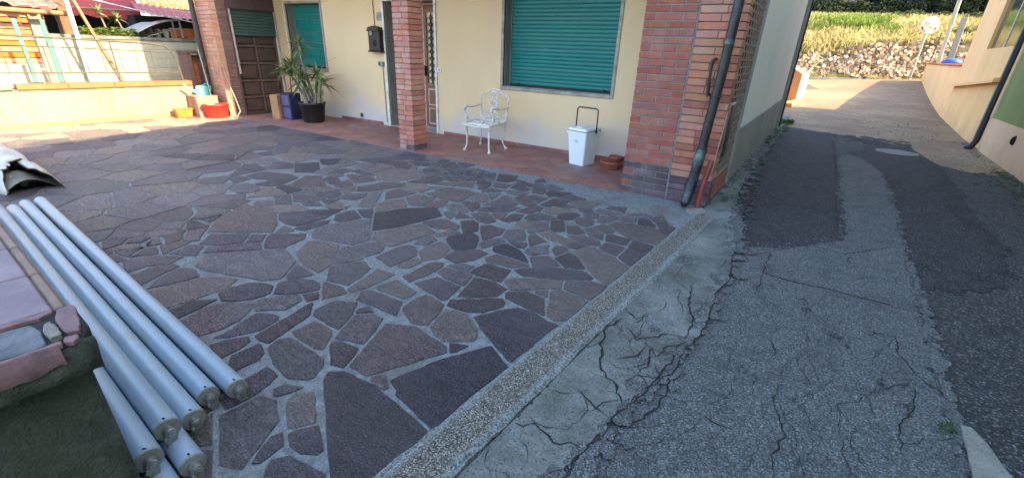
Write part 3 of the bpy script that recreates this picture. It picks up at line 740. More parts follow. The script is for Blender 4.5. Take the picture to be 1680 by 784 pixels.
# ------------------------------------------------------------------ lane
lane = MB().mat('asphalt_dark')
LX = [-14, -8, -5, -3, -2, -1.4, -.95, -.5, 0, .5, 1, 1.5, 2, 2.45, 2.8, 4, 7, 14]; LY = [-6, -2, 0, 2, 4, 6, 8, 10, 11.5, 13, 14, 16, 17.7, 19, 20, 21, 22.2, 23.4, 24.6, 26, 26.35]
vs = []; fs = []; idx = {}
for y in LY:
    for x in LX:
        idx[(x, y)] = len(vs); vs.append((x, y, lane_z(x, y)))
for a, b in zip(LY, LY[1:]):
    for c, d in zip(LX, LX[1:]):
        if b <= 16 and (d <= -1.4 or c >= 2.8): continue
        if b > 16 and b <= 21 and c >= 2.8: continue
        fs.append((idx[(c, a)], idx[(d, a)], idx[(d, b)], idx[(c, b)]))
lane.add(vs, fs); lane_o = lane.build('road', kind='structure')

def pts(s): return [tuple(int(q)/1000 for q in t.split(',')) for t in s.split()]
def jag(P, step, amp):
    out = []
    for i in range(len(P)):
        a, b = P[i], P[(i+1) % len(P)]; L = math.hypot(b[0]-a[0], b[1]-a[1]); k = max(1, int(L/step))
        for j in range(k):
            t = j/k; out.append((a[0]+(b[0]-a[0])*t+(rr(-amp, amp) if j else 0), a[1]+(b[1]-a[1])*t+(rr(-amp, amp) if j else 0)))
    return out
from mathutils.geometry import tessellate_polygon
def flat_sheet(name, P, z, mat, thick=.0, kind='structure', lab=None):
    mb = MB().mat(mat); tri = tessellate_polygon([[Vector((x, y, 0)) for x, y in P]])
    top = [(x, y, z(x, y) if callable(z) else z) for x, y in P]
    fs = []
    for t in tri:
        a, b, c = [Vector(P[i]+(0,)) for i in t]
        fs.append(t if (b-a).cross(c-a).z > 0 else t[::-1])
    mb.add(top, fs)
    if thick:
        n = len(P); low = [(x, y, q-thick) for x, y, q in top]
        mb.add(top+low, [(i, (i+1) % n, n+(i+1) % n, n+i) for i in range(n)])
    return mb.build(name, kind=kind)
light = jag(pts(SHAPES['light'])+[(.95, -1.5), (-.6, -1.5), (-.6, 3.9)], .05, .011)
flat_sheet('worn_road_surface', light, LZ+.006, 'asphalt_light', .02)
d1 = jag(pts(SHAPES['dark1'])[1:-1], .09, .013)
flat_sheet('road_patch', d1, lambda x, y: lane_z(x, y)+.004, 'asphalt_purple', .01)
flat_sheet('road_patch', jag(pts(SHAPES['dark2']), .09, .02), LZ+.0035, 'asphalt_new', .01)
flat_sheet('road_patch', jag(pts(SHAPES['dark3']), .09, .02), LZ+.0025, 'asphalt_purple', .01)
def islands(P, mat, z, n, amp, rmax, seed=0):
    mb = MB().mat(mat); m_ = len(P)
    for _ in range(n):
        i = random.randrange(m_); a, b = P[i], P[(i+1) % m_]; t = rr(0, 1); x = a[0]+(b[0]-a[0])*t+random.gauss(0, amp); y = a[1]+(b[1]-a[1])*t+random.gauss(0, amp)
        if y < .2 or y > 12.4: continue
        r = rmax*rr(.1, 1)**2+.004; q = random.randint(6, 9); a0 = rr(0, 6)
        zz = (z(x, y) if callable(z) else z)+rr(0, .0006)
        mb.add([(x+r*math.cos(a0+6.283*k/q)*rr(.5, 1.25), y+r*math.sin(a0+6.283*k/q)*rr(.7, 1.8), zz) for k in range(q)], [tuple(range(q))])
    mb.build('road_mottling', kind='stuff')
islands(pts(SHAPES['light'])[:34], 'asphalt_light', lambda x, y: lane_z(x, y)+.0085, 800, .014, .028)
islands(pts(SHAPES['light'])[:34], 'asphalt_dark', lambda x, y: lane_z(x, y)+.0078, 800, .014, .028)
islands(pts(SHAPES['dark1'])[1:-1], 'asphalt_purple', lambda x, y: lane_z(x, y)+.0092, 500, .016, .03)
islands(pts(SHAPES['dark3']), 'asphalt_purple', lambda x, y: lane_z(x, y)+.0045, 500, .045, .05)
islands(pts(SHAPES['dark2']), 'asphalt_new', lambda x, y: lane_z(x, y)+.0048, 400, .045, .05)
islands([(x, 12.2+.2*math.sin(x*4)-.9*max(0, x-.9)) for x in [-.9+.15*k for k in range(21)]], 'asphalt_new', lambda x, y: lane_z(x, y)+.0062, 420, .28, .12)
islands([(interp(y, [(1, -.45), (2, -.34), (3, -.33), (4, -.4), (5.4, -.68), (7, -.8), (12, -.9)]), y) for y in [.6+.3*k for k in range(38)]], 'asphalt_light', LZ+.0212, 700, .035, .045)
islands([(-.50-.03*k, 4.6+.4*k) for k in range(8)], 'asphalt_dark', LZ+.0212, 260, .05, .035)
islands([(-.86-.02*k*.1, 4.9+.2*k) for k in range(36)], 'moss', LZ+.0216, 300, .09, .05)
wl = MB().mat('soil')
for _ in range(900):
    y = rr(5.5, 13.2); x = 2.40-abs(random.gauss(0, .16)); r = rr(.01, .05); q = 7; a0 = rr(0, 6); zz = lane_z(x, y)+rr(.0065, .0075)
    wl.add([(x+r*math.cos(a0+6.283*k/q)*rr(.5, 1.2), y+r*math.sin(a0+6.283*k/q)*rr(.7, 1.7), zz) for k in range(q)], [tuple(range(q))])
wl.build('gutter_dirt', kind='stuff')
# old brown surfacing of the upper lane
bm_ = MB().mat('asphalt_brown')
bx = [-14, -8, -5, -3, -2, -1.4, -.9, -.5, 0, .5, 1, 1.5, 2, 2.45, 2.8, 4, 7, 14]
bx2 = sorted(set([x for x in bx if x < -.9 or x > 2.3]+[round(-.9+.08*i, 3) for i in range(40)]))
def by0(x): return interp(x, [(-1.4, 12.9), (-.76, 12.7), (.43, 12.2), (.85, 12.0), (1.34, 11.4), (1.53, 9.9), (1.9, 9.3), (2.45, 9.8), (2.8, 10)])+rr(-.12, .12)
rowy = [13.2, 14, 16, 17.7, 19, 20, 21, 22.2, 23.4, 24.6, 26, 26.3]
vs = []; st = []
for x in bx2:
    col = [by0(x) if -1.4 <= x <= 2.8 else 17.75]+[y for y in rowy]; st.append(len(vs))
    vs += [(x, y, lane_z(x, y)+.005) for y in col]
nr = len(rowy)+1
fs = []
for i in range(len(bx2)-1):
    for j in range(nr-1):
        if (bx2[i+1] <= -1.4 or bx2[i] >= 2.8) and (j == 0 or rowy[j-1] < 21): continue
        fs.append((st[i]+j, st[i+1]+j, st[i+1]+j+1, st[i]+j+1))
bm_.add(vs, fs); bm_.build('old_road_surface', kind='structure')

# cracked concrete verge between kerb and asphalt
cp = pts(SHAPES['conc'])
strip = jag(cp[2:], .045, .008); cut = max(i for i, p in enumerate(strip) if p[1] < .95 and abs(p[0]+.44) < .03); strip = strip[:cut+1]
concP = [(-1.10, 12.5), (-1.17, 14.6)]+strip+[(-.44, -1.5), (-.78, -1.5), (-.77, .93), (-.70, 4.3), (-.84, 4.5), (-.86, 4.72)]
flat_sheet('concrete_verge', concP, LZ+.02, 'concrete', .03)
sl = pts(SHAPES['slab'])
flat_sheet('concrete_slab_patch', jag(sl, .05, .006), LZ+.016, 'slab', .03)

# cracks: shallow open gaps filled with dirt, with lifted lips
ck = MB().mat('crack')
def crackline(P, w, z):
    Q = []
    for a, b in zip(P, P[1:]):
        L = math.hypot(b[0]-a[0], b[1]-a[1]); k = max(1, int(L/.03))
        for j in range(k):
            t = j/k; q = .012 if j else 0
            Q.append((a[0]+(b[0]-a[0])*t+rr(-q, q), a[1]+(b[1]-a[1])*t+rr(-q, q)))
    Q.append(P[-1]); vs = []
    for i, p in enumerate(Q):
        a = Q[max(0, i-1)]; b = Q[min(len(Q)-1, i+1)]; dx, dy = b[0]-a[0], b[1]-a[1]; L = math.hypot(dx, dy) or 1
        taper = min(1, .25+i/4, .25+(len(Q)-1-i)/4); h = w*taper*rr(.35, 1.25)
        zz = z(p[0], p[1])
        vs += [(p[0]-dy/L*h, p[1]+dx/L*h, zz), (p[0]+dy/L*h, p[1]-dx/L*h, zz)]
    ck.add(vs, [(2*i, 2*i+1, 2*i+3, 2*i+2) for i in range(len(Q)-1)])
light0 = pts(SHAPES['light'])
def crack_z(x, y): return lane_z(x, y)+.0235 if inside((x, y), concP) else (lane_z(x, y)+.0095)
for i, l in enumerate(CRACKS.split('\n')):
    P = pts(l)
    if len(P) > 1: crackline(P, .007 if i == 0 else (.0045 if i < 16 else .0035), crack_z)
seam = [p for p in strip if p[1] < 3.7]
crackline([(x+.004, y) for x, y in seam[::2]], .0048, lambda x, y: LZ+.0225)
for _ in range(120):            # finer crazing
    x, y = rr(-.45, 2.2), .6+12.4*rr(0, 1)**1.6; a = rr(0, 6.3); P = [(x, y)]
    for k in range(random.randint(3, 7)):
        a += rr(-.9, .9); x += math.cos(a)*.11; y += math.sin(a)*.13; P.append((x, y))
    crackline(P, rr(.0007, .0016), crack_z)
for k_ in range(9):            # long wandering cracks down the lane
    x, y = [-.2, .05, .25, .42, .6, .15, .95, 1.2, 1.6][k_], rr(.7, 1.4); P = [(x, y)]
    for k in range(random.randint(10, 26)): x += rr(-.07, .07)+.008; y += rr(.05, .2); P.append((x, y))
    crackline(P, rr(.0008, .0014), crack_z)
for _ in range(60):
    x, y = rr(-.72, -.36), rr(.6, 5); a = rr(0, 6.3); P = [(x, y)]
    for k in range(random.randint(2, 5)):
        a += rr(-.9, .9); x += math.cos(a)*.06; y += math.sin(a)*.08; P.append((x, y))
    crackline(P, .0022, crack_z)
ck.build('road_cracks', kind='stuff')
# chips of broken asphalt along the ragged joint
ch = MB().mat('asphalt_light')
for i in range(420):
    p = random.choice(strip[6:]); x, y = p[0]+rr(-.03, .06), p[1]+rr(-.05, .05)
    if y > 6 or y < .4: continue
    r = rr(.003, .011); n = random.randint(4, 6); a0 = rr(0, 6)
    ch.prism([(x+r*math.cos(a0+6.283*k/n)*rr(.7, 1.2), y+r*math.sin(a0+6.283*k/n)*rr(.7, 1.2)) for k in range(n)], LZ, LZ+.008+r*.8, .002)
ch.build('asphalt_chips', kind='stuff')

# kerb
kb = MB().mat('kerb')
kl = [(-1.025, -.6), (-1.001, .633), (-.985, 1.1), (-.964, 1.53), (-.945, 2.0), (-.93, 2.49), (-.91, 3.4), (-.885, 4.44)]
kr_ = [(-.80, -.6), (-.782, .926), (-.768, 1.4), (-.760, 1.87), (-.735, 2.4), (-.713, 2.97), (-.706, 3.7), (-.700, 4.34)]
def dens(P, st=.05):
    o = []
    for a, b in zip(P, P[1:]):
        k = max(1, int(abs(b[1]-a[1])/st))
        for j in range(k): t = j/k; o.append((a[0]+(b[0]-a[0])*t, a[1]+(b[1]-a[1])*t))
    return o+[P[-1]]
ys_ = [(-.6+.05*i) for i in range(101)]; vs = []
for y in ys_:
    xl = interp(y, [(b, a) for a, b in kl])+rr(-.004, .004); xr = interp(y, [(b, a) for a, b in kr_])+rr(-.007, .007)
    z = .012+rr(-.0015, .0015)
    vs += [(xl, y, -.05), (xl, y, z-.004), (xl+.012, y, z), ((xl+xr)/2, y, z-.002+rr(-.002, .002)), (xr-.016, y, z-.002), (xr, y, z-.012), (xr+.006, y, -.06)]
kb.add(vs, [(i*7+j, i*7+j+1, (i+1)*7+j+1, (i+1)*7+j) for i in range(100) for j in range(6)])
kb.add(vs[-7:], [tuple(range(7))])
kb.build('kerb', kind='structure')

# ------------------------------------------------------------------ stone court
def tile_edge_y(x): return 4.60+.068*(x+1.76)
mo = MB().mat('mortar')
mo.prism([(-10.43, -3), (-.95, -3), (-.89, 4.46), (-.87, 4.72), (-1.8, 4.73), (-1.8, tile_edge_y(-1.8)), (-9.84, tile_edge_y(-9.84)), (-9.84, 4.06), (-10.43, 4.06)], -.1, -.005)
court = mo.build('stone_court', kind='structure')
traced = []
for l in STONES.split('\n'):
    k, r = l[0], l[2:]; P = pts(r)
    sg = sum(P[i-1][0]*P[i][1]-P[i][0]*P[i-1][1] for i in range(len(P)))
    if sg < 0: P = P[::-1]
    traced.append((k, P))
def half(A, B):      # edge of B that best separates A from it: (gap, nx, ny, c)
    best = None
    for q in range(len(B)):
        a, b = B[q-1], B[q]; dx, dy = b[0]-a[0], b[1]-a[1]; L = math.hypot(dx, dy)
        if L < .01: continue
        nx, ny = dy/L, -dx/L; c = nx*a[0]+ny*a[1]; s_ = min(nx*p[0]+ny*p[1] for p in A)-c
        if best is None or s_ > best[0]: best = (s_, nx, ny, c)
    return best
grown = []
for i, (k, A) in enumerate(traced):
    cy_ = sum(p[1] for p in A)/len(A); G = inset(A, -.006 if cy_ < 1.9 else -.015); ca_ = (sum(p[0] for p in A)/len(A), sum(p[1] for p in A)/len(A))
    for j, (_, B) in enumerate(traced):
        if i == j or abs(B[0][0]-ca_[0]) > 1.4 or abs(B[0][1]-ca_[1]) > 1.4: continue
        h1, h2 = half(A, B), half(B, A)
        if h1[0] >= h2[0]: g_, nx, ny, c = h1; nx, ny, c = -nx, -ny, -(c+g_/2)      # keep A outside of this edge of B
        else: g_, nx, ny, c = h2; c = c+g_/2
        if g_ > .04: continue
        if g_ < -.012:
            if min(segd(p, B[q-1], B[q]) for p in A for q in range(len(B))) < .05: G = None; break
            continue
        G2 = clip(G, nx, ny, c-.008)
        if len(G2) > 2 and area(G2) > .6*area(A): G = G2
    if G is None: G = inset(A, -.002)
    grown.append((k, G))
traced = grown
# close-ups were outlined by hand; the rest is filled with irregular cells
REG = [(-10.40, -1.6), (-1.03, -1.6), (-.95, 4.0), (-1.35, 4.05), (-2.1, 4.5), (-2.3, tile_edge_y(-2.3)-.03), (-9.8, tile_edge_y(-9.8)-.03), (-9.8, 4.02), (-10.40, 4.02)]
seeds = []
tries = 0
while tries < 14000:
    tries += 1
    x, y = rr(-10.4, -.95), rr(-1.6, 4.6)
    if not inside((x, y), REG): continue
    if tries > 5200 and x < -4.4: continue
    sp = .54 if x < -4.3 else .34
    if y < .3: sp = .55
    if y > 3.2 and x > -5.5: sp = .25
    sp *= rr(.45, 1.45) if tries < 5200 else .3
    if any(((x-a)*.8)**2+((y-b)*1.35)**2 < sp*sp for a, b in seeds): continue
    if any(inside((x, y), P) or min(segd((x, y), P[i-1], P[i]) for i in range(len(P))) < (.068 if tries < 5200 else .052) for _, P in traced if abs(P[0][0]-x) < 1.6 and abs(P[0][1]-y) < 1.6): continue
    seeds.append((x, y))
cells = []
for i, (x, y) in enumerate(seeds):
    P = [(x-.6, y-.5), (x+.6, y-.5), (x+.6, y+.5), (x-.6, y+.5)]
    for j, (a, b) in enumerate(seeds):
        if i == j or abs(a-x) > 1.3 or abs(b-y) > 1.2: continue
        nx, ny = a-x, b-y; P = clip(P, nx, ny, (nx*(a+x)+ny*(b+y))/2)
        if len(P) < 3: break
    if len(P) < 3: continue
    for _, Q in traced:
        if abs(Q[0][0]-x) > 1.9 or abs(Q[0][1]-y) > 1.7: continue
        best = None
        for q in range(len(Q)):
            a, b = Q[q-1], Q[q]; dx, dy = b[0]-a[0], b[1]-a[1]; L = math.hypot(dx, dy)
            if L < .01: continue
            nx, ny = dy/L, -dx/L; c = nx*a[0]+ny*a[1]; d = nx*x+ny*y-c
            if best is None or d > best[0]: best = (d, nx, ny, c)
        d, nx, ny, c = best
        if d > 0: P = clip(P, -nx, -ny, -(c+.012))
        if len(P) < 3: break
    if len(P) < 3: continue
    n = len(REG)
    for q in range(n):
        a, b = REG[q-1], REG[q]
        if q in (4, 5, 6, 8): pass
        dx, dy = b[0]-a[0], b[1]-a[1]; L = math.hypot(dx, dy); nx, ny = dy/L, -dx/L; c = nx*a[0]+ny*a[1]
        if q in (7, 8) : continue
        P = clip(P, nx, ny, c)
        if len(P) < 3: break
    if len(P) < 3: continue
    if y > 4.0 and x < -9.3: P = clip(P, 0, 1, 4.0); P = P if len(P) > 2 else []
    if len(P) < 3: continue
    sg = sum(P[k-1][0]*P[k][1]-P[k][0]*P[k-1][1] for k in range(len(P)))
    if sg < 0: P = P[::-1]
    P = inset(P, rr(.004, .016))
    per = sum(math.hypot(P[k][0]-P[k-1][0], P[k][1]-P[k-1][1]) for k in range(len(P)))
    if area(P) < .0011 or area(P)/per**2 < .035 or min(math.hypot(P[k][0]-P[k-1][0], P[k][1]-P[k-1][1]) for k in range(len(P))) < .006 and area(P)/per**2 < .045: continue
    cells.append(P)
def stone_mesh(P, z, closeup):
    if closeup: P = rough_poly(P, .04, .0045)
    else: P = rough_poly(P, .06, .010)
    return P
allst = [(k, P, True) for k, P in traced]
for P in cells:
    cx = sum(p[0] for p in P)/len(P); cy = sum(p[1] for p in P)/len(P)
    k = random.choice('ddrgb' if cx > -4.5 else 'ddggb') if cx > -8.9-.2*cy+rr(-.5, .5) else random.choice('tttb'); allst.append((k, P, False))  # paler tan stones carry the sunlight of the strip by the yard wall
def appar(P):
    cx = sum(p[0] for p in P)/len(P); cy = sum(p[1] for p in P)/len(P); v = Vector((cx, cy, -CH))
    if v.dot(cF) <= .1 or cy < .1: return 0
    return area(P)*CH/v.length**3
allst.sort(key=lambda t: -appar(t[1]))
rest = {}
for i, (k, P, cl) in enumerate(allst):
    z = rr(.0, .004)
    Q = stone_mesh(P, z, cl)
    if i < 300:
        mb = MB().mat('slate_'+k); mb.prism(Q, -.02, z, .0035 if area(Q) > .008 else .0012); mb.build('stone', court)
    else:
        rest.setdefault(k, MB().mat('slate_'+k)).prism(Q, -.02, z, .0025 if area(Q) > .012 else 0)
al = MB()
for k, mb in rest.items():
    al.mat('slate_'+k); al.add(mb.v, mb.f)
if al.v: al.build('stones_beyond', court, kind='stuff')

# ------------------------------------------------------------------ porch floor
pf = MB().mat('grout')
def fy(x): return 6.193+.075*x
pf.prism([(-9.845, tile_edge_y(-9.845)), (-1.8, tile_edge_y(-1.8)), (-1.8, 4.73), (-1.55, 4.75), (-1.3, fy(-1.3)+.05), (-9.845, fy(-9.845)+.05)], -.08, -.0005)
# door threshold area
pf.box(-6.9, -5.8, 0, .42, -.05, -.001, fn=lambda x, d, z: (x, fy(x)+d, z))
porch = pf.build('porch_floor', kind='structure')
PR = [(-9.84, tile_edge_y(-9.84)), (-1.815, tile_edge_y(-1.815)), (-1.5, 4.8), (-1.3, fy(-1.3)-.002), (-9.84, fy(-9.84)-.002)]
S_ = .205; ca = math.cos(R(45+4)); sa = math.sin(R(45+4)); tl = []
for i in range(-60, 60):
    for j in range(-60, 60):
        cx = -5.5+S_*(i*ca-j*sa); cy = 5.1+S_*(i*sa+j*ca)
        if cx < -10.1 or cx > -1.1 or cy < 3.7 or cy > 6.4: continue
        h = S_/2-.004
        P = [(cx+h*(a*ca-b*sa), cy+h*(a*sa+b*ca)) for a, b in ((-1, -1), (1, -1), (1, 1), (-1, 1))]
        for q in range(len(PR)):
            a, b = PR[q-1], PR[q]; dx, dy = b[0]-a[0], b[1]-a[1]; L = math.hypot(dx, dy); nx, ny = dy/L, -dx/L
            P = clip(P, nx, ny, nx*a[0]+ny*a[1])
            if len(P) < 3: break
        if len(P) >= 3 and area(P) > .0015: tl.append((area(P)/max(1, (cx*cx+cy*cy)), P))
tl.sort(key=lambda t: -t[0]); extra = MB().mat('terracotta')
for i, (_, P) in enumerate(tl):
    if i < 300: MB().mat('terracotta').prism(P, -.01, rr(.0018, .003), .0012).build('tile', porch)
    else: extra.prism(P, -.01, rr(.0018, .003), .0012)
if extra.v: extra.build('tiles_beyond', porch, kind='stuff')

# ================================================================== HOUSE
def F(x, d, z): return (x, fy(x)+d, z)
def Sd(d, y, z): return (-.87-.028*(y-4.72)+d, y, z)
house = thing('house', 'cream house with teal roller shutters and a brick-columned porch', 'house')
# facade wall with openings: left window, door, right window
fw = MB().mat('cream')
TOP = 2.72
def wallbox(x0, x1, z0, z1, d1=.30): fw.box(x0, x1, 0, d1, z0, z1, F)
wallbox(-9.86, -9.75, 0, TOP); wallbox(-9.75, -8.66, 0, .93); wallbox(-9.75, -8.66, 2.14, TOP); wallbox(-8.66, -6.93, 0, TOP)
wallbox(-6.93, -5.78, 2.14, TOP); wallbox(-5.78, -4.40, 0, TOP); wallbox(-4.40, -2.62, 0, .905); wallbox(-4.40, -2.62, 2.19, TOP); wallbox(-2.62, -1.25, 0, TOP)
fw.build('wall', house)
up = MB().mat('cream')      # storey above and body behind
up.prism([(-9.9, fy(-9.9)+.32), (-1.0, fy(-1.0)+.32), (-1.09, 12.0), (-9.9, 12.0)], -.05, 2.7)
up.prism([(-10.4, 4.06), (-.86, 4.72), (-1.1, 12.1), (-14.5, 12.1), (-14.5, 4.06)], 2.96, 6.0)
up.build('wall', house)
ceil = MB().mat('cream'); ceil.prism([(-10.43, 4.03), (-.84, 4.70), (-1.07, 12.0), (-14.5, 12.0), (-14.5, 4.03)], 2.74, 2.95)
ceil.build('porch_ceiling', house)
rf = MB().mat('rooftile'); rf.prism([(-15, 3.6), (-.3, 4.25), (-.55, 12.6), (-15, 12.6)], 6.01, 6.2)
rf.add([(-15, 3.6, 6.2), (-.3, 4.25, 6.2), (-.55, 12.6, 6.2), (-15, 12.6, 6.2), (-4, 8.4, 7.7), (-11, 8.4, 7.7)], [(0, 1, 4, 5), (1, 2, 4), (2, 3, 5, 4), (3, 0, 5)])
rf.build('roof', house)
# skirting pieces
x = -8.35
while x < -1.9:
    L = rr(.28, .34)
    if not (x+L > -6.98 and x < -5.76):
        MB().mat('skirting').bbox(x, min(x+L-.003, -1.82), -.012, -.0005, .001, .058, .003, F).build('skirting_tile', house)
    x += L
def rollershutter(win, x0, x1, z0, z1, d, mat, pitch=.0535):
    me = None; k = 0; z = z0
    prof = [(.001, .0), (-.003, .003), (-.0055, .014), (-.006, .03), (-.0045, .044), (-.001, .0515), (.002, .0533)]
    mb = MB().mat(mat); n = len(prof)
    vs = [(x, fy(x)-fy(x0)+p[0], p[1]) for x in (x0, x1) for p in prof]
    mb.add(vs, [(i, n+i, n+i+1, i+1) for i in range(n-1)], True); me = mb.mesh('slat')
    while z < z1-.01:
        put('slat', me, win, (0, fy(x0)+d, z)); z += pitch; k += 1
def window(x0, x1, z0, z1, mat, fr=.045, rev='grey_reveal', depth=.17):
    win = MB().mat('travertine')
    win.bbox(x0-fr, x1+fr, -.02, .03, z0-fr, z0, .004, F)
    win.bbox(x0-fr, x0, -.018, .03, z0+.001, z1, .004, F); win.bbox(x1, x1+fr, -.018, .03, z0+.001, z1, .004, F)
    win.bbox(x0-fr, x1+fr, -.02, .03, z1+.001, z1+fr, .004, F)
    w_ = win.build('window', house)
    rv = MB().mat(rev); rv.box(x0-.002, x0+.006, .03, depth+.05, z0, z1, F); rv.box(x1-.006, x1+.002, .03, depth+.05, z0, z1, F); rv.box(x0, x1, .03, depth+.05, z1-.006, z1, F)
    rv.build('reveal', w_)
    MB().mat('travertine').bbox(x0, x1, .031, depth+.04, z0-.02, z0+.008, .003, F).build('sill', w_)
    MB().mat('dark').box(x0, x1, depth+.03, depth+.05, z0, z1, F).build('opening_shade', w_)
    MB().mat('black_plastic').bbox(x0+.02, x1-.02, depth-.03, depth+.002, z0+.012, z0+.034, .004, F).build('bottom_rail', w_)
    for xx in (x0+.012, x1-.03): MB().mat('grey_reveal').box(xx, xx+.018, depth-.025, depth+.02, z0+.01, z1, F).build('guide_rail', w_)
    rollershutter(w_, x0+.02, x1-.02, z0+.036, z1, depth, mat)
    for xx in (x0+.18, x1-.18): MB().mat('black_plastic').bbox(xx, xx+.035, depth-.045, depth-.012, z0+.036, z0+.055, .005, F).build('stop_peg', w_)
    return w_
window(-4.40, -2.62, .905, 2.19, 'teal')
window(-9.75, -8.66, .93, 2.14, 'teal')
# front door
dr = MB().mat('wood_brown'); DX0, DX1 = -6.93, -5.78
dr.box(DX0+.03, DX1-.03, .34, .37, .02, 2.12, F); door = dr.build('door', house)
fm = MB().mat('white_paint'); fm.bbox(DX0-.045, DX0, -.02, .02, 0, 2.18, .004, F); fm.bbox(DX1, DX1+.045, -.02, .02, 0, 2.18, .004, F); fm.bbox(DX0, DX1, -.019, .02, 2.14, 2.18, .004, F)
fm.build('door_frame', door)
rv = MB().mat('grey_reveal'); rv.box(DX0, DX0+.012, .02, .36, 0, 2.14, F); rv.box(DX1-.012, DX1, .02, .36, 0, 2.14, F); rv.box(DX0, DX1, .02, .36, 2.128, 2.14, F); rv.build('reveal', door)
MB().mat('travertine').bbox(DX0, DX1, -.01, .36, .002, .018, .003, F).build('threshold', door)
for xa, xb in ((DX0+.06, -6.37), (-6.33, DX1-.06)):
    MB().mat('amber_glass').box(xa+.07, xb-.07, .325, .335, .80, 1.98, F).build('pane', door)
    for za, zb in ((.10, .38), (.44, .72)):
        MB().mat('wood_brown').bbox(xa+.07, xb-.07, .318, .34, za, zb, .012, F).build('door_panel', door)
    st_ = MB().mat('wood_brown')
    st_.bbox(xa, xa+.065, .312, .34, .03, 2.1, .004, F); st_.bbox(xb-.065, xb, .312, .34, .03, 2.1, .004, F)
    for za, zb in ((.03, .09), (.385, .435), (.73, .795), (1.985, 2.1)): st_.bbox(xa+.066, xb-.066, .313, .34, za, zb, .003, F)
    st_.build('door_stile', door)
    ir = MB().mat('iron'); xm = (xa+xb)/2; hw = (xb-xa)/2-.08
    for xx in (xm-hw, xm-hw*.33, xm+hw*.33, xm+hw): ir.tube([F(xx, .305, .8), F(xx, .305, 1.98)], .007, 6)
    z = .86
    while z < 1.95:
        for sx in (-.66, 0, .66):
            for r_ in (.05,):
                ir.tube([F(xm+sx*hw+r_*math.cos(a)*.9, .300, z+r_*math.sin(a)) for a in [6.283*k/10 for k in range(10)]], .0065, 5, closed=True)
        for sx in (-.33, .33):
            ir.tube([F(xm+sx*hw+(.012+.03*t)*math.cos(9*t), .296, z+.055+(.012+.03*t)*math.sin(9*t)) for t in [k/9 for k in range(10)]], .006, 5)
        z += .11
    ir.build('iron_grille', door)
MB().mat('iron').bbox(-6.31, -6.27, .26, .31, .95, 1.12, .008, F).build('handle', door)
# mailbox, plaque, socket, switch, vent, conduits
mbx = thing('mailbox', 'black cast mailbox with a pale flower emblem beside the front door', 'mailbox')
b_ = MB().mat('iron'); hw, x0 = .145, -7.11
arch = [(x0-hw, 1.33), (x0+hw, 1.33), (x0+hw, 1.66)]+[(x0+hw*math.cos(a), 1.66+.055*math.sin(a)) for a in [math.pi*k/8 for k in range(1, 8)]]+[(x0-hw, 1.66)]
b_.prism(arch, 0, .11, .012, fn=lambda x, z, d: F(x, -d-.003, z)); b_.build('body', mbx)
MB().mat('iron').prism([(x0-.16, 1.31), (x0+.16, 1.31), (x0+.16, 1.335), (x0-.16, 1.335)], 0, .125, .005, fn=lambda x, z, d: F(x, -d-.002, z)).build('base', mbx)
MB().mat('iron').prism([(x0-.165, 1.655), (x0+.165, 1.655), (x0+.12, 1.72), (x0, 1.745), (x0-.12, 1.72)], 0, .13, .008, fn=lambda x, z, d: F(x, -d-.002, z)).build('lid', mbx)
fl = MB().mat('zinc')
for k in range(6):
    a = k*math.pi/3; fl.ball(F(x0-.045+.028*math.cos(a), -.122, 1.62+.028*math.sin(a)), .018, 6)
fl.ball(F(x0-.045, -.128, 1.62), .016, 6); fl.build('flower_emblem', mbx)
kh = MB().mat('lead')
for k in range(7):
    a = k*.9; kh.tube([F(x0+.02+.05*math.cos(a), -.118, 1.46+.06*math.sin(a)), F(x0+.02+.02*math.cos(a+1), -.122, 1.46+.025*math.sin(a+1))], .007, 5)
kh.build('scroll_ornament', mbx)
pl = MB().mat('travertine').bbox(-7.115, -6.985, -.012, -.0005, 1.83, 1.965, .004, F).build('house_number_plaque')
pl['label'] = 'small cream number plaque above the black mailbox'; pl['category'] = 'house number'
cu_ = bpy.data.curves.new('digits', 'FONT'); cu_.body = '111'; cu_.size = .075; cu_.extrude = .001; cu_.align_x = 'CENTER'
tmp = bpy.data.objects.new('digits', cu_); COL.objects.link(tmp); dg = bpy.context.evaluated_depsgraph_get()
me_ = bpy.data.meshes.new_from_object(tmp.evaluated_get(dg)); bpy.data.objects.remove(tmp); me_.materials.clear(); me_.materials.append(M['iron'])
put('digits', me_, pl, F(-7.05, -.0135, 1.87), (R(90), 0, math.atan(.075)))
s_ = MB().mat('grey_plastic').bbox(-7.12, -7.0, -.05, -.001, 1.075, 1.155, .006, F).build('outlet_box')
s_['label'] = 'grey surface mounted socket box below the mailbox with its conduit'; s_['category'] = 'socket'
MB().mat('black_plastic').bbox(-7.10, -7.06, -.054, -.0495, 1.09, 1.14, .003, F).build('socket_cover', s_)
MB().mat('grey_plastic').tube([F(-7.04, -.012, 1.08), F(-7.035, -.012, .6), F(-7.025, -.012, .07)], .008, 6).build('conduit', s_)
MB().mat('wood_brown').tube([F(-7.17, -.01, 1.74), F(-7.2, -.01, 2.7)], .007, 6).build('doorbell_cable', house)
sw = MB().mat('plastic_white').bbox(-5.735, -5.645, -.012, -.0005, 1.045, 1.115, .003, F).build('light_switch')
sw['label'] = 'small cream switch plate on the wall right of the front door'; sw['category'] = 'light switch'
MB().mat('travertine').bbox(-5.71, -5.67, -.016, -.0125, 1.06, 1.10, .002, F).build('rocker', sw)
vt = MB().mat('grey_plastic').lathe([(.03, 0), (.034, .008), (.05, .01), (.052, 0)], (0, 0, 0), 14, fn=lambda x, y, z: F(-7.74+x, -z-.001, .125+y)).mat('dark').lathe([(.001, .003), (.031, .003)], (0, 0, 0), 14, fn=lambda x, y, z: F(-7.74+x, -z-.001, .125+y)).build('vent_ring', house)

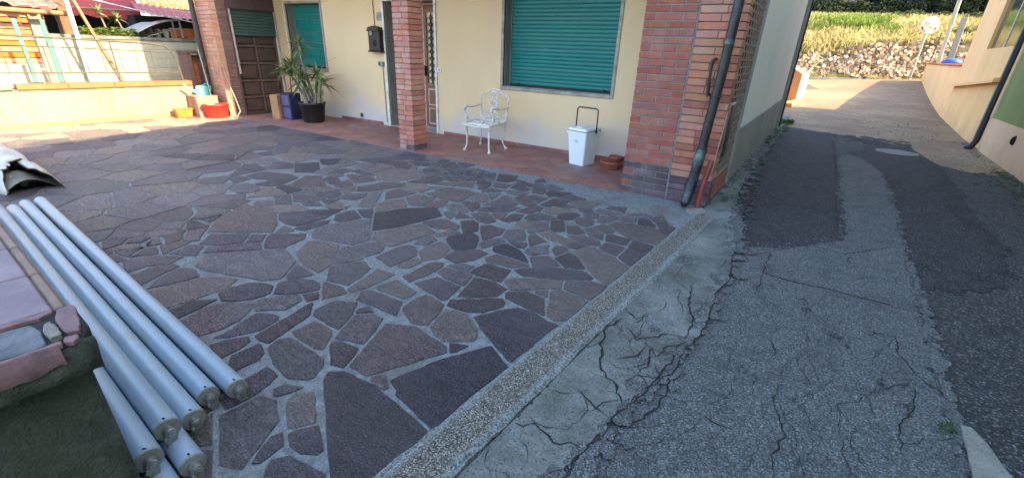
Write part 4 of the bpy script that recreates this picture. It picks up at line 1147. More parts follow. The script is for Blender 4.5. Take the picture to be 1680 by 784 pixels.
# garage front, facing the lane side (plane X = -9.85)
GX = -9.85
def G(d, y, z): return (GX+d, y, z)
gw = MB().mat('brown_paint'); gw.box(-.35, 0, 4.37, 5.268, 1.97, 2.73, G); gw.box(-.35, -.0, 4.345, 4.37, 0, 2.73, G)
gw.build('garage_lintel', house)
jb = MB().mat('cream'); jb.box(-.35, .0, 5.27, 5.50, 0, 2.73, G); jb.build('jamb_wall', house)
gd = MB().mat('wood_dark'); gd.box(-.16, -.13, 4.37, 5.27, 0, 1.97, G); gdo = gd.build('garage_door', house)
zr = [.02, .335, .655, .985, 1.31, 1.60]
for a, b in zip(zr, zr[1:]):
    for ya, yb in ((4.41, 4.80), (4.84, 5.23)):
        MB().mat('wood_dark').bbox(-.128, -.105, ya+.03, yb-.03, a+.05, b-.03, .014, G).build('door_panel', gdo)
ra = MB().mat('rail_brown')
for z in zr[1:-1]: ra.bbox(-.129, -.095, 4.40, 5.24, z-.012, z+.02, .004, G)
for y in (4.385, 4.81, 5.225): ra.bbox(-.129, -.098, y, y+.03, .02, 1.60, .004, G)
ra.build('door_rail', gdo)
pr2 = [(0, .0), (.006, .006), (.0105, .018), (.0115, .03), (.009, .042), (.002, .0515), (0, .0525)]; mb = MB().mat('teal_dull'); n_ = len(pr2)
mb.add([(p[0], y, p[1]) for y in (4.39, 5.25) for p in pr2], [(i, i+1, n_+i+1, n_+i) for i in range(n_-1)], True); sl_me = mb.mesh('slat')
z = 1.50
while z < 1.96: put('slat', sl_me, gdo, (GX-.06, 0, z)); z += .0535
MB().mat('travertine').bbox(-.02, .012, 4.372, 4.405, .80, 1.965, .004, G).build('guide_rail', gdo)
MB().mat('travertine').bbox(-.02, .012, 5.243, 5.272, 0, 1.965, .004, G).build('guide_rail', gdo)

# ------------------------------------------------------------------ brickwork
BR_ME = {}
def brick(parent, x0, x1, d0, d1, z, fn, mats, h=.0615, lean=0):
    m_ = random.choice(mats); j = rr(-.002, .002)
    key = None
    mb = MB().mat(m_).bbox(0, x1-x0, 0, d1-d0, 0, h+rr(-.001, .001), .0035)
    o = mb.build('brick', parent); o.matrix_basis = Matrix.Translation(fn(x0, d0+j, z)) @ Matrix.Rotation(lean, 4, 'Z')
    return o
A75 = math.atan(.075); CZ = .0705
# free standing porch column
colm = thing('brick_column', 'square rose brick column holding up the porch in front of the door', 'brick column')
def Cn(x, d, z): return (-5.235+x, 4.42+.075*x+d, z)
MB().mat('brick_mortar').box(.02, .258, .016, .272, -.01, 2.74, Cn).build('mortar_core', colm)
MB().mat('concrete').bbox(-.015, .305, -.015, .305, -.01, .012, .004, Cn).build('footing', colm)
for k in range(39):
    z = .012+k*CZ; s = rr(.10, .19) if k % 2 else rr(.11, .18)
    low = z < .75
    ms = ['brick_orange', 'brick_orange', 'brick_col'] if low else ['brick_col', 'brick_col', 'brick_col', 'brick_orange']
    if k < 2: ms = ['brick_dark', 'brick_col']
    brick(colm, 0, s, 0, .29, z, Cn, ms, lean=A75); brick(colm, s+.006, .29, 0, .29, z, Cn, ms, lean=A75)
# big corner pier
pier = thing('brick_pier', 'wide red and orange brick corner pier at the end of the porch by the lane', 'brick pier')
def Pn(x, d, z): return (-1.805+x, 4.715+.06*x+d, z)
MB().mat('brick_mortar').box(.012, .512, .008, .9, -.02, 2.74, Pn).build('mortar_core', pier)
MB().mat('brick_mortar').box(.513, .905, .02, .3, -.02, 2.74, Pn).build('mortar_core', pier)
A6 = math.atan(.06)
for k in range(39):
    z = -.005+k*CZ; W_ = .512
    rows = [0, .115+rr(-.006, .006), .375+rr(-.01, .01), W_] if k % 2 else [0, .245+rr(-.01, .01), W_]
    ms = ['brick_dark'] if k < 4 else (['brick_dark', 'brick_red'] if k == 4 else ['brick_red'])
    if k in (1, 3): rows_m = [['brick_red']]+[ms]*3
    else: rows_m = [ms]*4
    for i in range(len(rows)-1): brick(pier, rows[i]+.005, rows[i+1]-.005, 0, .11, z, Pn, rows_m[i], lean=A6)
    ms = ['brick_dark'] if k < 4 else ['brick_orange', 'brick_orange', 'brick_red', 'brick_orange']
    c = rr(.16, .30); dz = z-.012 if k else z
    off = .006
    brick(pier, .528, .528+c, -off, .225, dz, Pn, ms, .0625, A6); brick(pier, .528+c+.003, .94, -off, .225, dz, Pn, ms, .0625, A6)
jt = MB().mat('mortar'); jt.bbox(.513, .526, .002, .012, -.01, 2.7, .002, Pn); jt.build('vertical_joint', pier)
# garage pier
gp = thing('brick_pier', 'tan brick pier at the far left end of the porch beside the garage door', 'brick pier')
def Qn(x, d, z): return (-10.43+x, 4.045+d, z)
MB().mat('brick_mortar').box(.012, .57, .012, .29, -.01, 2.74, Qn).build('mortar_core', gp)
for k in range(39):
    z = .002+k*CZ; xs_ = [0, .26, .44, .58] if k % 2 else [0, .14, .40, .58]
    for i in range(3):
        if i < 2: brick(gp, xs_[i]+.003, xs_[i+1]-.003, 0, .11, z, Qn, ['brick_tan'], .062)
        else: brick(gp, xs_[i]+.003, .576, 0, .12, z, Qn, ['brick_tan'], .062)
    brick(gp, .465, .58, .124, .296, z, Qn, ['brick_brown'], .062)
dpl = MB().mat('lead'); dpl.tube([(-10.36, 3.97, 2.8), (-10.36, 3.97, 1.0), (-10.37, 3.96, .12), (-10.36, 3.90, .05)], .045, 12); o = dpl.build('downpipe'); o['label'] = 'dark round downpipe in front of the far left brick pier'; o['category'] = 'downpipe'
MB().mat('lead').tube([(-10.36, 3.97, 1.2), (-10.36, 3.97, 1.24)], .05, 12).build('pipe_collar', o)

# ------------------------------------------------------------------ lane side of the house
sw_ = MB().mat('white_wall'); sw_.box(-.28, -.012, 5.98, 12.06, .66, 2.95, Sd); sw_.build('side_wall', house)
MB().mat('dado').box(-.30, .002, 5.98, 12.05, -.08, .655, Sd).build('dado', house)
MB().mat('dado').bbox(-.10, .01, 5.925, 5.978, -.05, 2.9, .004, Sd).build('trim_strip', house)
MB().mat('white_wall').box(-.28, -.012, 5.98, 12.06, 2.96, 6.0, Sd).build('side_wall', house)
lt = MB().mat('screen')      # pierced terracotta screen
y0, y1, z0, z1 = 5.02, 5.92, .27, 2.72
k = 0; z = z0
while z < z1:
    lt.box(-.018, -.012, y0, y1, z, z+.018, Sd); 
    y = y0+(.075 if k % 2 else 0)
    while y < y1-.05: lt.box(-.0175, -.0125, y, y+.05, z+.018, z+.072, Sd); y += .15
    z += .072; k += 1
lt.build('pierced_screen', house, kind='stuff')
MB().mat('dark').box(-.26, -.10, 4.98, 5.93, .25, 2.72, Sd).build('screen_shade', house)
for k in range(4):
    for j in range(4):
        y = 4.98+j*.235-(.11 if k % 2 else 0)
        ya, yb = max(4.96, y), min(5.92, y+.228)
        if yb-ya > .04: MB().mat('brick_red').bbox(-.11, -.004, ya, yb, -.02+k*.0705, .036+k*.0705, .003, Sd).build('brick', house)
MB().mat('brick_mortar').box(-.12, -.012, 4.96, 5.92, -.02, .262, Sd).build('mortar_bed', house)
mt = MB().mat('zinc').bbox(-.03, .004, 5.0, 5.27, .435, 1.02, .004, Sd).build('meter_hatch', house)
MB().mat('lead').bbox(.002, .009, 5.02, 5.25, .455, 1.0, .003, Sd).build('hatch_panel', mt)
MB().mat('dado').bbox(-.02, .012, 7.9, 7.96, .22, .40, .006, Sd).build('wall_patch', house); MB().mat('dado').bbox(-.02, .006, 10.0, 10.2, .1, .46, .004, Sd).build('wall_patch', house)
gp2 = MB().mat('dado').bbox(-.02, .05, 12.0, 12.14, -.02, 2.95, .012, Sd).build('corner_strip', house)
MB().mat('lead').tube([Sd(.045, 12.2, 2.95), Sd(.045, 12.2, .05)], .04, 10).build('rear_downpipe', house)

# downpipe and red hose pipe on the corner pier
dp = thing('downpipe', 'dark battered downpipe running down the corner pier to the kerb', 'downpipe')
pth = [(-.930, 4.64, 2.74), (-.937, 4.635, 1.9), (-.95, 4.63, 1.32), (-.975, 4.62, .85), (-.985, 4.612, .60)]
MB().mat('lead').tube(pth, [.043]*5, 14).build('pipe', dp)
MB().mat('lead_low').tube([(-.9485, 4.63, 1.55), (-.9495, 4.63, 1.595)], .0475, 14).build('collar', dp)
lo = [(-.985, 4.612, .60), (-.99, 4.606, .50), (-1.0, 4.60, .36), (-1.012, 4.592, .20), (-1.022, 4.575, .09), (-1.03, 4.545, .045)]
MB().mat('lead_low').tube(lo, [.050, .053, .047, .050, .047, .043], 14, cap=False).build('lower_pipe', dp)
MB().mat('lead_low').tube([(-.984, 4.613, .385+.2), (-.986, 4.611, .60+.0)], .055, 14).build('collar', dp)
MB().mat('dark').ball((-1.032, 4.538, .045), .034, 8).build('outlet_shade', dp)
for z_ in (2.3, 1.1): MB().mat('iron').tube([(-.955-.004+.05*math.cos(a), 4.632+.05*math.sin(a), z_) for a in [6.283*k/12 for k in range(12)]], .006, 5, closed=True).build('bracket', dp)
rp = MB().mat('red_pipe'); P_ = [(-.88, 4.66, .50), (-.895, 4.655, .38), (-.912, 4.64, .24), (-.918, 4.635, .10), (-.918, 4.635, -.01)]
QP = []
for i in range(len(P_)-1):
    for j in range(14): t = j/14; QP.append(tuple(P_[i][c]*(1-t)+P_[i+1][c]*t for c in range(3)))
rp.tube(QP, [.0275 if i % 2 else .024 for i in range(len(QP))], 10); o = rp.build('corrugated_pipe'); o['label'] = 'short dull red corrugated pipe at the foot of the corner pier'; o['category'] = 'pipe'
MB().mat('cord').tube([(-.865, 4.70, .36), (-.86, 4.72, .62), (-.855, 4.76, .88), (-.86, 4.79, .97)], .004, 5).build('cable', o)
hd = thing('iron_handle', 'rusty black iron bar hooked on the orange bricks of the corner pier', 'iron hook')
MB().mat('iron').tube([(-1.068, 4.70, 1.42), (-1.07, 4.695, 1.33), (-1.062, 4.69, 1.22), (-1.055, 4.70, 1.11)], [.016, .012, .014, .016], 8).build('bar', hd)
MB().mat('iron').tube([(-1.055, 4.755, 1.425), (-1.06, 4.70, 1.425)], .014, 8).build('pin', hd)
MB().mat('iron').tube([(-1.055, 4.755, 1.105), (-1.055, 4.69, 1.105)], .016, 8).build('pin', hd)
MB().mat('cord').tube([(-1.03, 4.72, 1.38), (-1.05, 4.70, 1.25), (-1.075, 4.712, 1.12), (-1.06, 4.715, .98), (-1.03, 4.72, 1.0)], .003, 5).build('wire', hd)
MB().mat('slab').prism([(-.99, 4.50), (-.92, 4.60), (-.84, 4.62), (-.80, 4.50), (-.86, 4.38), (-.95, 4.40)], -.03, .014, .004).build('mortar_patch', kind='structure')

# ------------------------------------------------------------------ weeds
def tuft(mb, x, y, z, n, h, sp):
    for _ in range(n):
        a = rr(0, 6.28); l = rr(.4, 1)*h; w_ = l*.16; bx_, by_ = x+rr(-sp, sp), y+rr(-sp, sp); lean = rr(.2, .9)*l
        tx, ty = bx_+math.cos(a)*lean, by_+math.sin(a)*lean; px, py = -math.sin(a)*w_, math.cos(a)*w_
        mx, my = bx_+math.cos(a)*lean*.5, by_+math.sin(a)*lean*.5
        mb.add([(bx_, by_, z), (mx+px, my+py, z+l*.7), (tx, ty, z+l*.8), (mx-px, my-py, z+l*.7)], [(0, 1, 2, 3)])
wd = MB().mat('weed')
for y in [x_*.1 for x_ in range(90, 131)]: 
    if rr(0, 1) < .7: tuft(wd, -.93-.02*(y-9)+rr(-.05, .1), y, -.01, 8, .07, .05)
tuft(wd, -1.0, 13.3, 0, 90, .16, .18); tuft(wd, .742, 2.30, -.02, 26, .035, .03); tuft(wd, .73, 2.25, -.02, 16, .025, .03)
for k in range(60):
    y = rr(6.5, 11.9); tuft(wd, 2.33+rr(-.12, .03), y, -.02, 4, .05, .05)
wd.build('weeds', kind='stuff')
ms_ = MB().mat('moss')
for k in range(420):
    if k < 240: x, y = 2.38-abs(random.gauss(0, .22)), rr(6.2, 12.2)
    elif k < 340: x, y = -.92-.02*(rr(0, 1))+rr(-.06, .2)*.6, rr(5.5, 12.5)
    else: x, y = rr(.45, 2.2), rr(11.5, 16)
    r = rr(.006, .03)
    P = [(x+r*math.cos(a)*rr(.5, 1.3), y+r*math.sin(a)*rr(.6, 1.6)) for a in [6.283*q/9 for q in range(9)]]
    zz = lane_z(x, y)+(.022 if x < -.6 else .008)
    ms_.prism(P, zz-.01, zz+.002, .001)
ms_.build('moss_patches', kind='stuff')
# manhole cover
mh = MB().mat('iron').lathe([(.001, .0), (.30, 0), (.315, -.003), (.318, -.02)], (1.075, 10.62, LZ+.012), 36).build('manhole_cover')
mh['label'] = 'round pale waffle patterned manhole cover in the lane'; mh['category'] = 'manhole cover'
rib = MB().mat('grey_plastic')
for i in range(-6, 7):
    for j in range(-6, 7):
        x, y = i*.043, j*.043
        if x*x+y*y < .27**2: rib.bbox(1.075+x-.016, 1.075+x+.016, 10.62+y-.016, 10.62+y+.016, LZ+.011, LZ+.018, .003)
rib.build('raised_grid', mh); MB().mat('grey_plastic').lathe([(.285, .0), (.287, .006), (.308, .006), (.312, 0)], (1.075, 10.62, LZ+.012), 36).build('rim', mh)

# ================================================================== LOOSE OBJECTS
# cast garden chair
FLp, FRp, BRp, BLp = (-4.44, 5.00), (-4.02, 5.06), (-4.05, 5.50), (-4.55, 5.50)
def Ch(u, v, z):
    a = (FLp[0]*(1-u)+FRp[0]*u, FLp[1]*(1-u)+FRp[1]*u); b = (BLp[0]*(1-u)+BRp[0]*u, BLp[1]*(1-u)+BRp[1]*u)
    return (a[0]*(1-v)+b[0]*v, a[1]*(1-v)+b[1]*v, z)
chair = thing('garden_chair', 'ornate white cast metal armchair with flaking paint on the porch tiles', 'chair')
for u, v, du, dv in ((0, 0, .07, .08), (1, 0, -.07, .08), (1, 1, -.08, -.1), (0, 1, .08, -.1)):
    mb = MB().mat('white_paint')
    mb.tube([Ch(u+du*.6, v+dv*.6, .405), Ch(u+du*.35, v+dv*.3, .36), Ch(u+du*.8, v+dv*.7, .22), Ch(u+du*.75, v+dv*.7, .11), Ch(u+du*.1, v+dv*.1, .045), Ch(u-du*.15, v-dv*.15, .03)], [.021, .023, .0145, .0115, .0125, .016], 8)
    mb.ball(Ch(u-du*.15, v-dv*.15, .026), .024, 8); mb.build('leg', chair)
st = MB().mat('white_paint')
rim = [Ch(.5+.56*sx*q, .46+.52*sy*p, .418) for sx, sy, q, p in ((-1, -1, .92, 1), (0, -1, 1, 1.05), (1, -1, .92, 1), (1, -.3, 1, 1), (1, .5, .98, 1), (1, 1, .86, 1), (0, 1, 1, 1.02), (-1, 1, .86, 1), (-1, .5, .98, 1), (-1, -.3, 1, 1))]
st.tube(rim, .0165, 8, closed=True)
for r_ in (.16, .28, .40): st.tube([Ch(.5+r_*1.15*math.cos(a), .47+r_*math.sin(a), .421) for a in [6.283*k/16 for k in range(16)]], .006, 6, closed=True)
for k in range(14):
    a = 6.283*k/14; st.tube([Ch(.5+.09*math.cos(a), .47+.09*math.sin(a), .421), Ch(.5+.27*math.cos(a+.12), .47+.26*math.sin(a+.12), .424), Ch(.5+.54*math.cos(a), .47+.5*math.sin(a), .420)], .0065, 6)
st.tube([Ch(-.05, -.06, .395), Ch(.5, -.09, .385), Ch(1.05, -.06, .395)], .016, 6)
st.build('seat', chair)
bk = MB().mat('white_paint')
def Bk(u, z, o=0): return Ch(u, .98+o+(z-.42)*.30, z)
bk.tube([Bk(.02, .42), Bk(.0, .55), Bk(-.02, .68), Bk(-.03, .79)], [.013, .012, .011, .012], 8)
bk.tube([Bk(.98, .42), Bk(1.0, .55), Bk(1.02, .68), Bk(1.03, .79)], [.013, .012, .011, .012], 8)
bk.tube([Bk(-.03, .79), Bk(.08, .80), Bk(.2, .815), Bk(.32, .86), Bk(.5, .885), Bk(.68, .86), Bk(.8, .815), Bk(.92, .80), Bk(1.03, .79)], .0125, 8)
bk.build('back_frame', chair)
sp = MB().mat('white_paint')
for rx, rz, cz in ((.17, .10, .66), (.10, .055, .66), (.13, .045, .80), (.20, .05, .50)):
    sp.tube([Bk(.5+rx*math.cos(a), cz+rz*math.sin(a)) for a in [6.283*k/18 for k in range(18)]], .010, 6, closed=True)
for sx in (-1, 1):
    sp.tube([Bk(.5+sx*.02, .88), Bk(.5+sx*.14, .83), Bk(.5+sx*.06, .77), Bk(.5+sx*.17, .70)], .009, 6)
    sp.tube([Bk(.5+sx*.17, .62), Bk(.5+sx*.05, .555), Bk(.5+sx*.12, .50), Bk(.5+sx*.3, .455), Bk(.5+sx*.46, .44)], .009, 6)
    sp.tube([Bk(.5+sx*.33, .50), Bk(.5+sx*.42, .53), Bk(.5+sx*.46, .48), Bk(.5+sx*.38, .45)], .008, 6)
sp.tube([Bk(.5, .88), Bk(.5, .78), Bk(.5, .60), Bk(.5, .44)], .008, 6)
for k in range(5): sp.ball(Bk(.42+.04*k, .845-.008*abs(k-2)), .014, 6)
sp.build('splat', chair)
for u in (-.04, 1.04):
    am = MB().mat('white_paint')
    am.tube([Bk(u, .64), Ch(u*1.02-.005, .85, .628), Ch(u, .55, .625), Ch(u, .22, .645), Ch(u, .10, .655), Ch(u, .02, .635), Ch(u, .05, .605), Ch(u, .13, .61)], [.011, .012, .013, .014, .016, .016, .013, .01], 8)
    am.tube([Ch(u, .12, .635), Ch(u, .05, .58), Ch(u, .17, .52), Ch(u, .10, .46), Ch(u*.98, .16, .42)], [.011, .013, .015, .013, .012], 8)
    am.tube([Ch(u, .2, .50+.02*math.sin(a)), Ch(u, .24, .47), Ch(u, .2, .44)], .008, 6) if (a := 1) else None
    am.build('armrest', chair)

# white pail with lid
bn = thing('lidded_bin', 'white square lidded bin with a tall black handle by the cream wall', 'bin', loc=(-2.745, 5.56, 0), rz=R(-6))
def taper(mb, x0, y0, x1, y1, z0, z1, b=.03):
    def ring(hx, hy, z):
        o = []
        for sx, sy in ((1, 1), (-1, 1), (-1, -1), (1, -1)):
            for k in range(4):
                a = {(1, 1): 0, (-1, 1): 90, (-1, -1): 180, (1, -1): 270}[(sx, sy)]+k*30
                o.append((sx*(hx-b)+b*math.cos(R(a)), sy*(hy-b)+b*math.sin(R(a)), z))
        return o
    A = ring(x0, y0, z0); B = ring(x1, y1, z1); n = 16
    mb.add(A+B, [(i, (i+1) % n, n+(i+1) % n, n+i) for i in range(n)], False); mb.add(A, [tuple(range(n))[::-1]]); mb.add(B, [tuple(range(n))])
b_ = MB().mat('plastic_white'); taper(b_, .118, .148, .15, .19, .003, .425, .022); taper(b_, .16, .20, .161, .201, .426, .462, .024); b_.build('body', bn)
l_ = MB().mat('plastic_white'); taper(l_, .153, .193, .150, .188, .472, .502, .024); l_.bbox(-.09, .03, -.10, .11, .5025, .512, .004); l_.build('lid', bn)
MB().mat('black_plastic').bbox(-.147, .147, -.188, .188, .462, .472, .002).build('lid_seal', bn)
h_ = MB().mat('black_plastic'); h_.tube([(-.166, .03, .445), (-.166, .03, .60), (-.163, .03, .735), (-.14, .03, .755), (0, .03, .758), (.14, .03, .755), (.163, .03, .735), (.166, .03, .60), (.166, .03, .445)], .0095, 8)
for s_ in (-1, 1): h_.bbox(s_*.166-.010, s_*.166+.010, .012, .048, .435, .475, .004)
h_.build('handle', bn)
em = MB().mat('grey_plastic')
yb = lambda z: -(.148+(z/.425)*.042)-.0015
for x_, z_, w_, h_ in ((-.02, .335, .05, .004), (.01, .325, .05, .004), (0, .312, .03, .003), (0, .345, .018, .008)): em.bbox(x_-w_/2, x_+w_/2, yb(z_), yb(z_)+.002, z_, z_+h_, .0005)
em.tube([(.018*math.cos(a), yb(.328), .328+.018*math.sin(a)) for a in [6.283*k/14 for k in range(14)]], .0012, 4, closed=True)
em.build('printed_emblem', bn)

# round pot pile
bo = thing('planter_bowl', 'round ribbed terracotta coloured bowl on the tiles beside the corner pier', 'plant pot', loc=(-2.31, 5.60, 0))
MB().mat('clay_pot').lathe([(.11, .003), (.125, .02), (.145, .075), (.155, .085), (.157, .105), (.145, .105), (.13, .05), (.001, .045)], n=24).build('bowl', bo)
rb = MB().mat('clay_pot')
for k in range(30):
    a = 6.283*k/30; rb.tube([(.117*math.cos(a), .117*math.sin(a), .012), (.145*math.cos(a), .145*math.sin(a), .074)], .006, 5)
rb.build('ribs', bo)
p_ = MB().mat('clay_pot').lathe([(.06, .05), (.085, .14), (.095, .145), (.095, .165), (.082, .165), (.07, .10), (.001, .09)], n=20).build('flower_pot', loc=(-2.28, 5.64, .0)); p_['label'] = 'small terracotta pot standing inside the ribbed bowl'; p_['category'] = 'plant pot'
tr_ = MB().mat('lead').tube([(-2.20, 5.67, .12), (-2.15, 5.70, .19), (-2.11, 5.72, .26)], [.012, .014, .012], 8).build('hand_trowel'); tr_['label'] = 'dark trowel handle sticking out of the small pot'; tr_['category'] = 'trowel'
MB().mat('lead').add([(-2.24, 5.63, .16), (-2.18, 5.69, .17), (-2.27, 5.69, .08), (-2.30, 5.65, .08)], [(0, 1, 2, 3)]).build('blade', tr_)

# yucca in black tub
yu = thing('yucca_plant', 'tall many stemmed yucca in a black tub below the left window', 'potted plant', loc=(-8.27, 4.88, 0))
MB().mat('black_plastic').lathe([(.18, .003), (.20, .05), (.235, .33), (.25, .335), (.252, .375), (.235, .375), (.225, .33), (.001, .325)], n=26).build('tub', yu)
MB().mat('soil').lathe([(.001, .345), (.22, .335)], n=20).build('potting_soil', yu)
leafm = []
for L_ in (.30, .38, .46):
    mb = MB().mat('leaf'); n = 5; vs = []
    for i in range(n+1):
        t = i/n; w_ = .017*max(0, math.sin(min(1, t*1.15+.12)*math.pi))**.7*(1 if t < 1 else 0)+.001; dz = -.55*t*t*L_*.6
        vs += [(t*L_, -w_, dz+.004), (t*L_, 0, dz), (t*L_, w_, dz+.004)]
    mb.add(vs, [(3*i, 3*i+3, 3*i+4, 3*i+1) for i in range(n)]+[(3*i+1, 3*i+4, 3*i+5, 3*i+2) for i in range(n)], True); leafm.append(mb.mesh('leaf'))
    mb.mats = ['leaf']
heads = [((.0, .10, .3), (-.25, .05, 1.0), (-.36, .10, 1.42), .30, 36), ((-.08, -.02, .3), (-.35, .0, .62), (-.80, .03, .97), .42, 52), ((-.05, .08, .3), (-.28, .05, .7), (-.52, .0, 1.02), .40, 44), ((.10, .0, .3), (.12, .05, .6), (.13, .12, .93), .40, 34), ((.04, -.10, .3), (-.1, -.08, .55), (-.18, -.06, .80), .38, 38), ((.12, .06, .3), (.2, .1, .6), (.24, .10, .80), .40, 34), ((-.02, .02, .3), (-.2, .06, .6), (-.30, .05, .88), .40, 30)]
tk = MB().mat('bark_grey')
nl = 0
for a, b, c, ll, nn in heads:
    q = [tuple(a[i]*(1-t)**2+2*b[i]*t*(1-t)+c[i]*t*t for i in range(3)) for t in [k/8 for k in range(9)]]
    MB().mat('bark_grey').tube(q, [.026-.008*k/8+rr(-.003, .003) for k in range(9)], 7).build('stem', yu)
    for k in range(nn):
        if nl >= 300: break
        nl += 1
        el = rr(-.75, 1.35); az = rr(0, 6.283); me = leafm[0] if ll < .3 else random.choice(leafm)
        t = rr(0, .14); o = put('leaf', me, yu, (c[0], c[1], c[2]-t), (rr(-.5, .5), -el, az)); sc = rr(.7, 1.1); o.scale = (sc, sc*1.15, sc)
dl = MB().mat('leaf_dry')
for a, b, c, ll, nn in heads[3:6]:
    for k in range(26):
        z = rr(.45, c[2]-.12); t = (z-.3)/(c[2]-.3); x = a[0]+(c[0]-a[0])*t; y = a[1]+(c[1]-a[1])*t; an = rr(0, 6.28)
        dl.add([(x, y, z), (x+.05*math.cos(an), y+.05*math.sin(an), z-.08), (x+.04*math.cos(an+.3), y+.04*math.sin(an+.3), z-.2)], [(0, 1, 2)])
dl.build('dead_leaves', yu)

# crates beside the tub
cr = thing('storage_crate', 'dark blue storage crate with a pale label between wood box and tub', 'crate', loc=(-8.86, 4.79, 0), rz=R(8))
MB().mat('navy').bbox(-.13, .13, -.12, .14, .003, .50, .008).build('body', cr)
MB().mat('blue_lilac').bbox(-.115, .085, -.1225, -.1205, .27, .46, .0006).build('label', cr); MB().mat('blue_lilac').bbox(-.115, .10, -.1225, -.1205, .03, .23, .0006).build('label', cr)
MB().mat('navy').bbox(-.12, .12, -.128, -.12, .24, .262, .002).build('band', cr)
wb = thing('wooden_box', 'shallow pine box stood on end in front of the garage door', 'wooden box', loc=(-9.10, 4.68, 0), rz=R(28))
f_ = MB().mat('pine'); f_.bbox(-.085, -.07, -.16, .16, .003, .46, .003); f_.bbox(-.0695, .07, -.16, -.145, .003, .46, .003); f_.bbox(-.0695, .07, .145, .16, .003, .46, .003); f_.bbox(-.0695, .07, -.144, .144, .445, .46, .003); f_.bbox(-.0695, .07, -.144, .144, .003, .018, .003)
f_.build('frame', wb); MB().mat('pine').bbox(.0705, .078, -.158, .158, .005, .458, .002).build('lid_board', wb)
br1 = MB().mat('red_pipe').tube([(-9.28, 5.02, .003), (-9.42, 5.18, 1.02)], .012, 8).build('broom_handle'); br1['label'] = 'dull red broom handle leaning by the garage jamb'; br1['category'] = 'broom handle'
br2 = MB().mat('iron').tube([(-8.95, 5.10, .003), (-9.22, 5.30, .98)], .012, 8).build('broom_handle'); br2['label'] = 'black broom handle crossing behind the yucca leaves'; br2['category'] = 'broom handle'

# red tub with mop, hose
bu = thing('bucket', 'bright red plastic bucket in the sun at the foot of the tan pier', 'bucket', loc=(-9.83, 3.80, 0), rz=R(75))
sq = lambda mb, prof: mb.lathe(prof, n=26, fn=lambda x, y, z: (x*1.25, y*.9, z))
sq(MB().mat('red_plastic'), [(.13, .003), (.14, .02), (.17, .235), (.185, .24), (.187, .262), (.175, .262), (.16, .22), (.001, .10)]).build('tub', bu)
MB().mat('zinc').tube([(.19, .06, .17), (.225, .05, .15), (.225, -.05, .15), (.19, -.06, .17)], .006, 6).build('grip', bu)
mp_ = MB().mat('cord').tube([(-9.88, 3.80, .06), (-10.33, 3.90, 1.25)], .008, 8).build('mop_handle'); mp_['label'] = 'thin pale mop handle standing in the red bucket'; mp_['category'] = 'mop'
ho = MB().mat('cord'); P_ = [(-9.80, 4.02, 1.45), (-9.79, 4.03, 1.1), (-9.77, 4.08, .7), (-9.72, 4.14, .35), (-9.66, 4.16, .12), (-9.66, 4.08, .015), (-9.78, 4.0, .012), (-9.9, 3.98, .012)]
ho.tube(P_, .008, 6); ho = ho.build('hose'); ho['label'] = 'thin pale hose hanging down the tan pier to the ground'; ho['category'] = 'hose'
ho2 = MB().mat('cord').tube([(-10.05+.11*math.cos(a), 4.02, .95+.2*math.sin(a)) for a in [6.283*k/18 for k in range(18)]], .005, 5, closed=True).build('wire_loop'); ho2['label'] = 'loop of thin wire hung on the tan brick pier'; ho2['category'] = 'wire'
# pedestal, can, planter
pe = thing('brick_pedestal', 'low sunlit brick pedestal carrying the turquoise watering can', 'brick pedestal')
MB().mat('brick_mortar').box(-10.40, -9.985, 3.565, 3.905, -.01, .38).build('mortar_core', pe)
for k in range(6):
    z = .002+k*.063
    ys2 = [3.55, 3.67, 3.92] if k % 2 else [3.55, 3.80, 3.92]
    for a, b in zip(ys2, ys2[1:]): MB().mat('brick_tan').bbox(-10.09, -9.975, a+.003, b-.003, z, z+.056, .003).build('brick', pe)
    for a, b in ((-10.41, -10.27), (-10.265, -10.095)): MB().mat('brick_orange').bbox(a, b, 3.552, 3.60, z, z+.056, .003).build('brick', pe)
MB().mat('brick_tan').bbox(-10.42, -9.97, 3.54, 3.93, .381, .40, .004).build('top_slab', pe)
wc = thing('watering_can', 'turquoise plastic watering can on the brick pedestal', 'watering can', loc=(-10.18, 3.76, .401), rz=R(80))
MB().mat('turq_plastic').lathe([(.095, 0), (.10, .02), (.088, .15), (.07, .175), (.05, .18)], n=18, fn=lambda x, y, z: (x*1.2, y*.85, z)).build('body', wc)
MB().mat('turq_plastic').tube([(-.09, 0, .04), (-.19, 0, .12), (-.29, 0, .20)], [.03, .02, .016], 8).build('spout', wc)
MB().mat('turq_plastic').tube([(.02, 0, .18), (.08, 0, .215), (.15, 0, .16), (.14, 0, .08), (.10, 0, .04)], .010, 8).build('handle', wc)
op = thing('planter_box', 'small oblong ochre planter on the paving against the low wall', 'plant pot', loc=(-10.24, 3.37, 0), rz=R(90))
mb = MB().mat('ochre_pot'); taper(mb, .125, .07, .145, .085, .016, .15, .02); taper(mb, .155, .095, .157, .096, .1505, .168, .022); mb.build('body', op)
mb = MB().mat('clay_pot'); taper(mb, .15, .095, .155, .10, .003, .016, .02); mb.build('saucer', op)
# cloth near the column
cl = MB().mat('cloth'); vs = []
for i in range(9):
    for j in range(7):
        x, y = i/8-.5, j/6-.5; vs.append((-5.56+x*.42+rr(-.015, .015), 4.93+y*.20+rr(-.01, .01), .006+abs(rr(0, .012))+.012*math.sin(i*2+j)))
cl.add(vs, [(i*7+j, (i+1)*7+j, (i+1)*7+j+1, i*7+j+1) for i in range(8) for j in range(6)], True); o = cl.build('floor_cloth'); o['label'] = 'crumpled pale blue cloth on the tiles behind the brick column'; o['category'] = 'cloth'

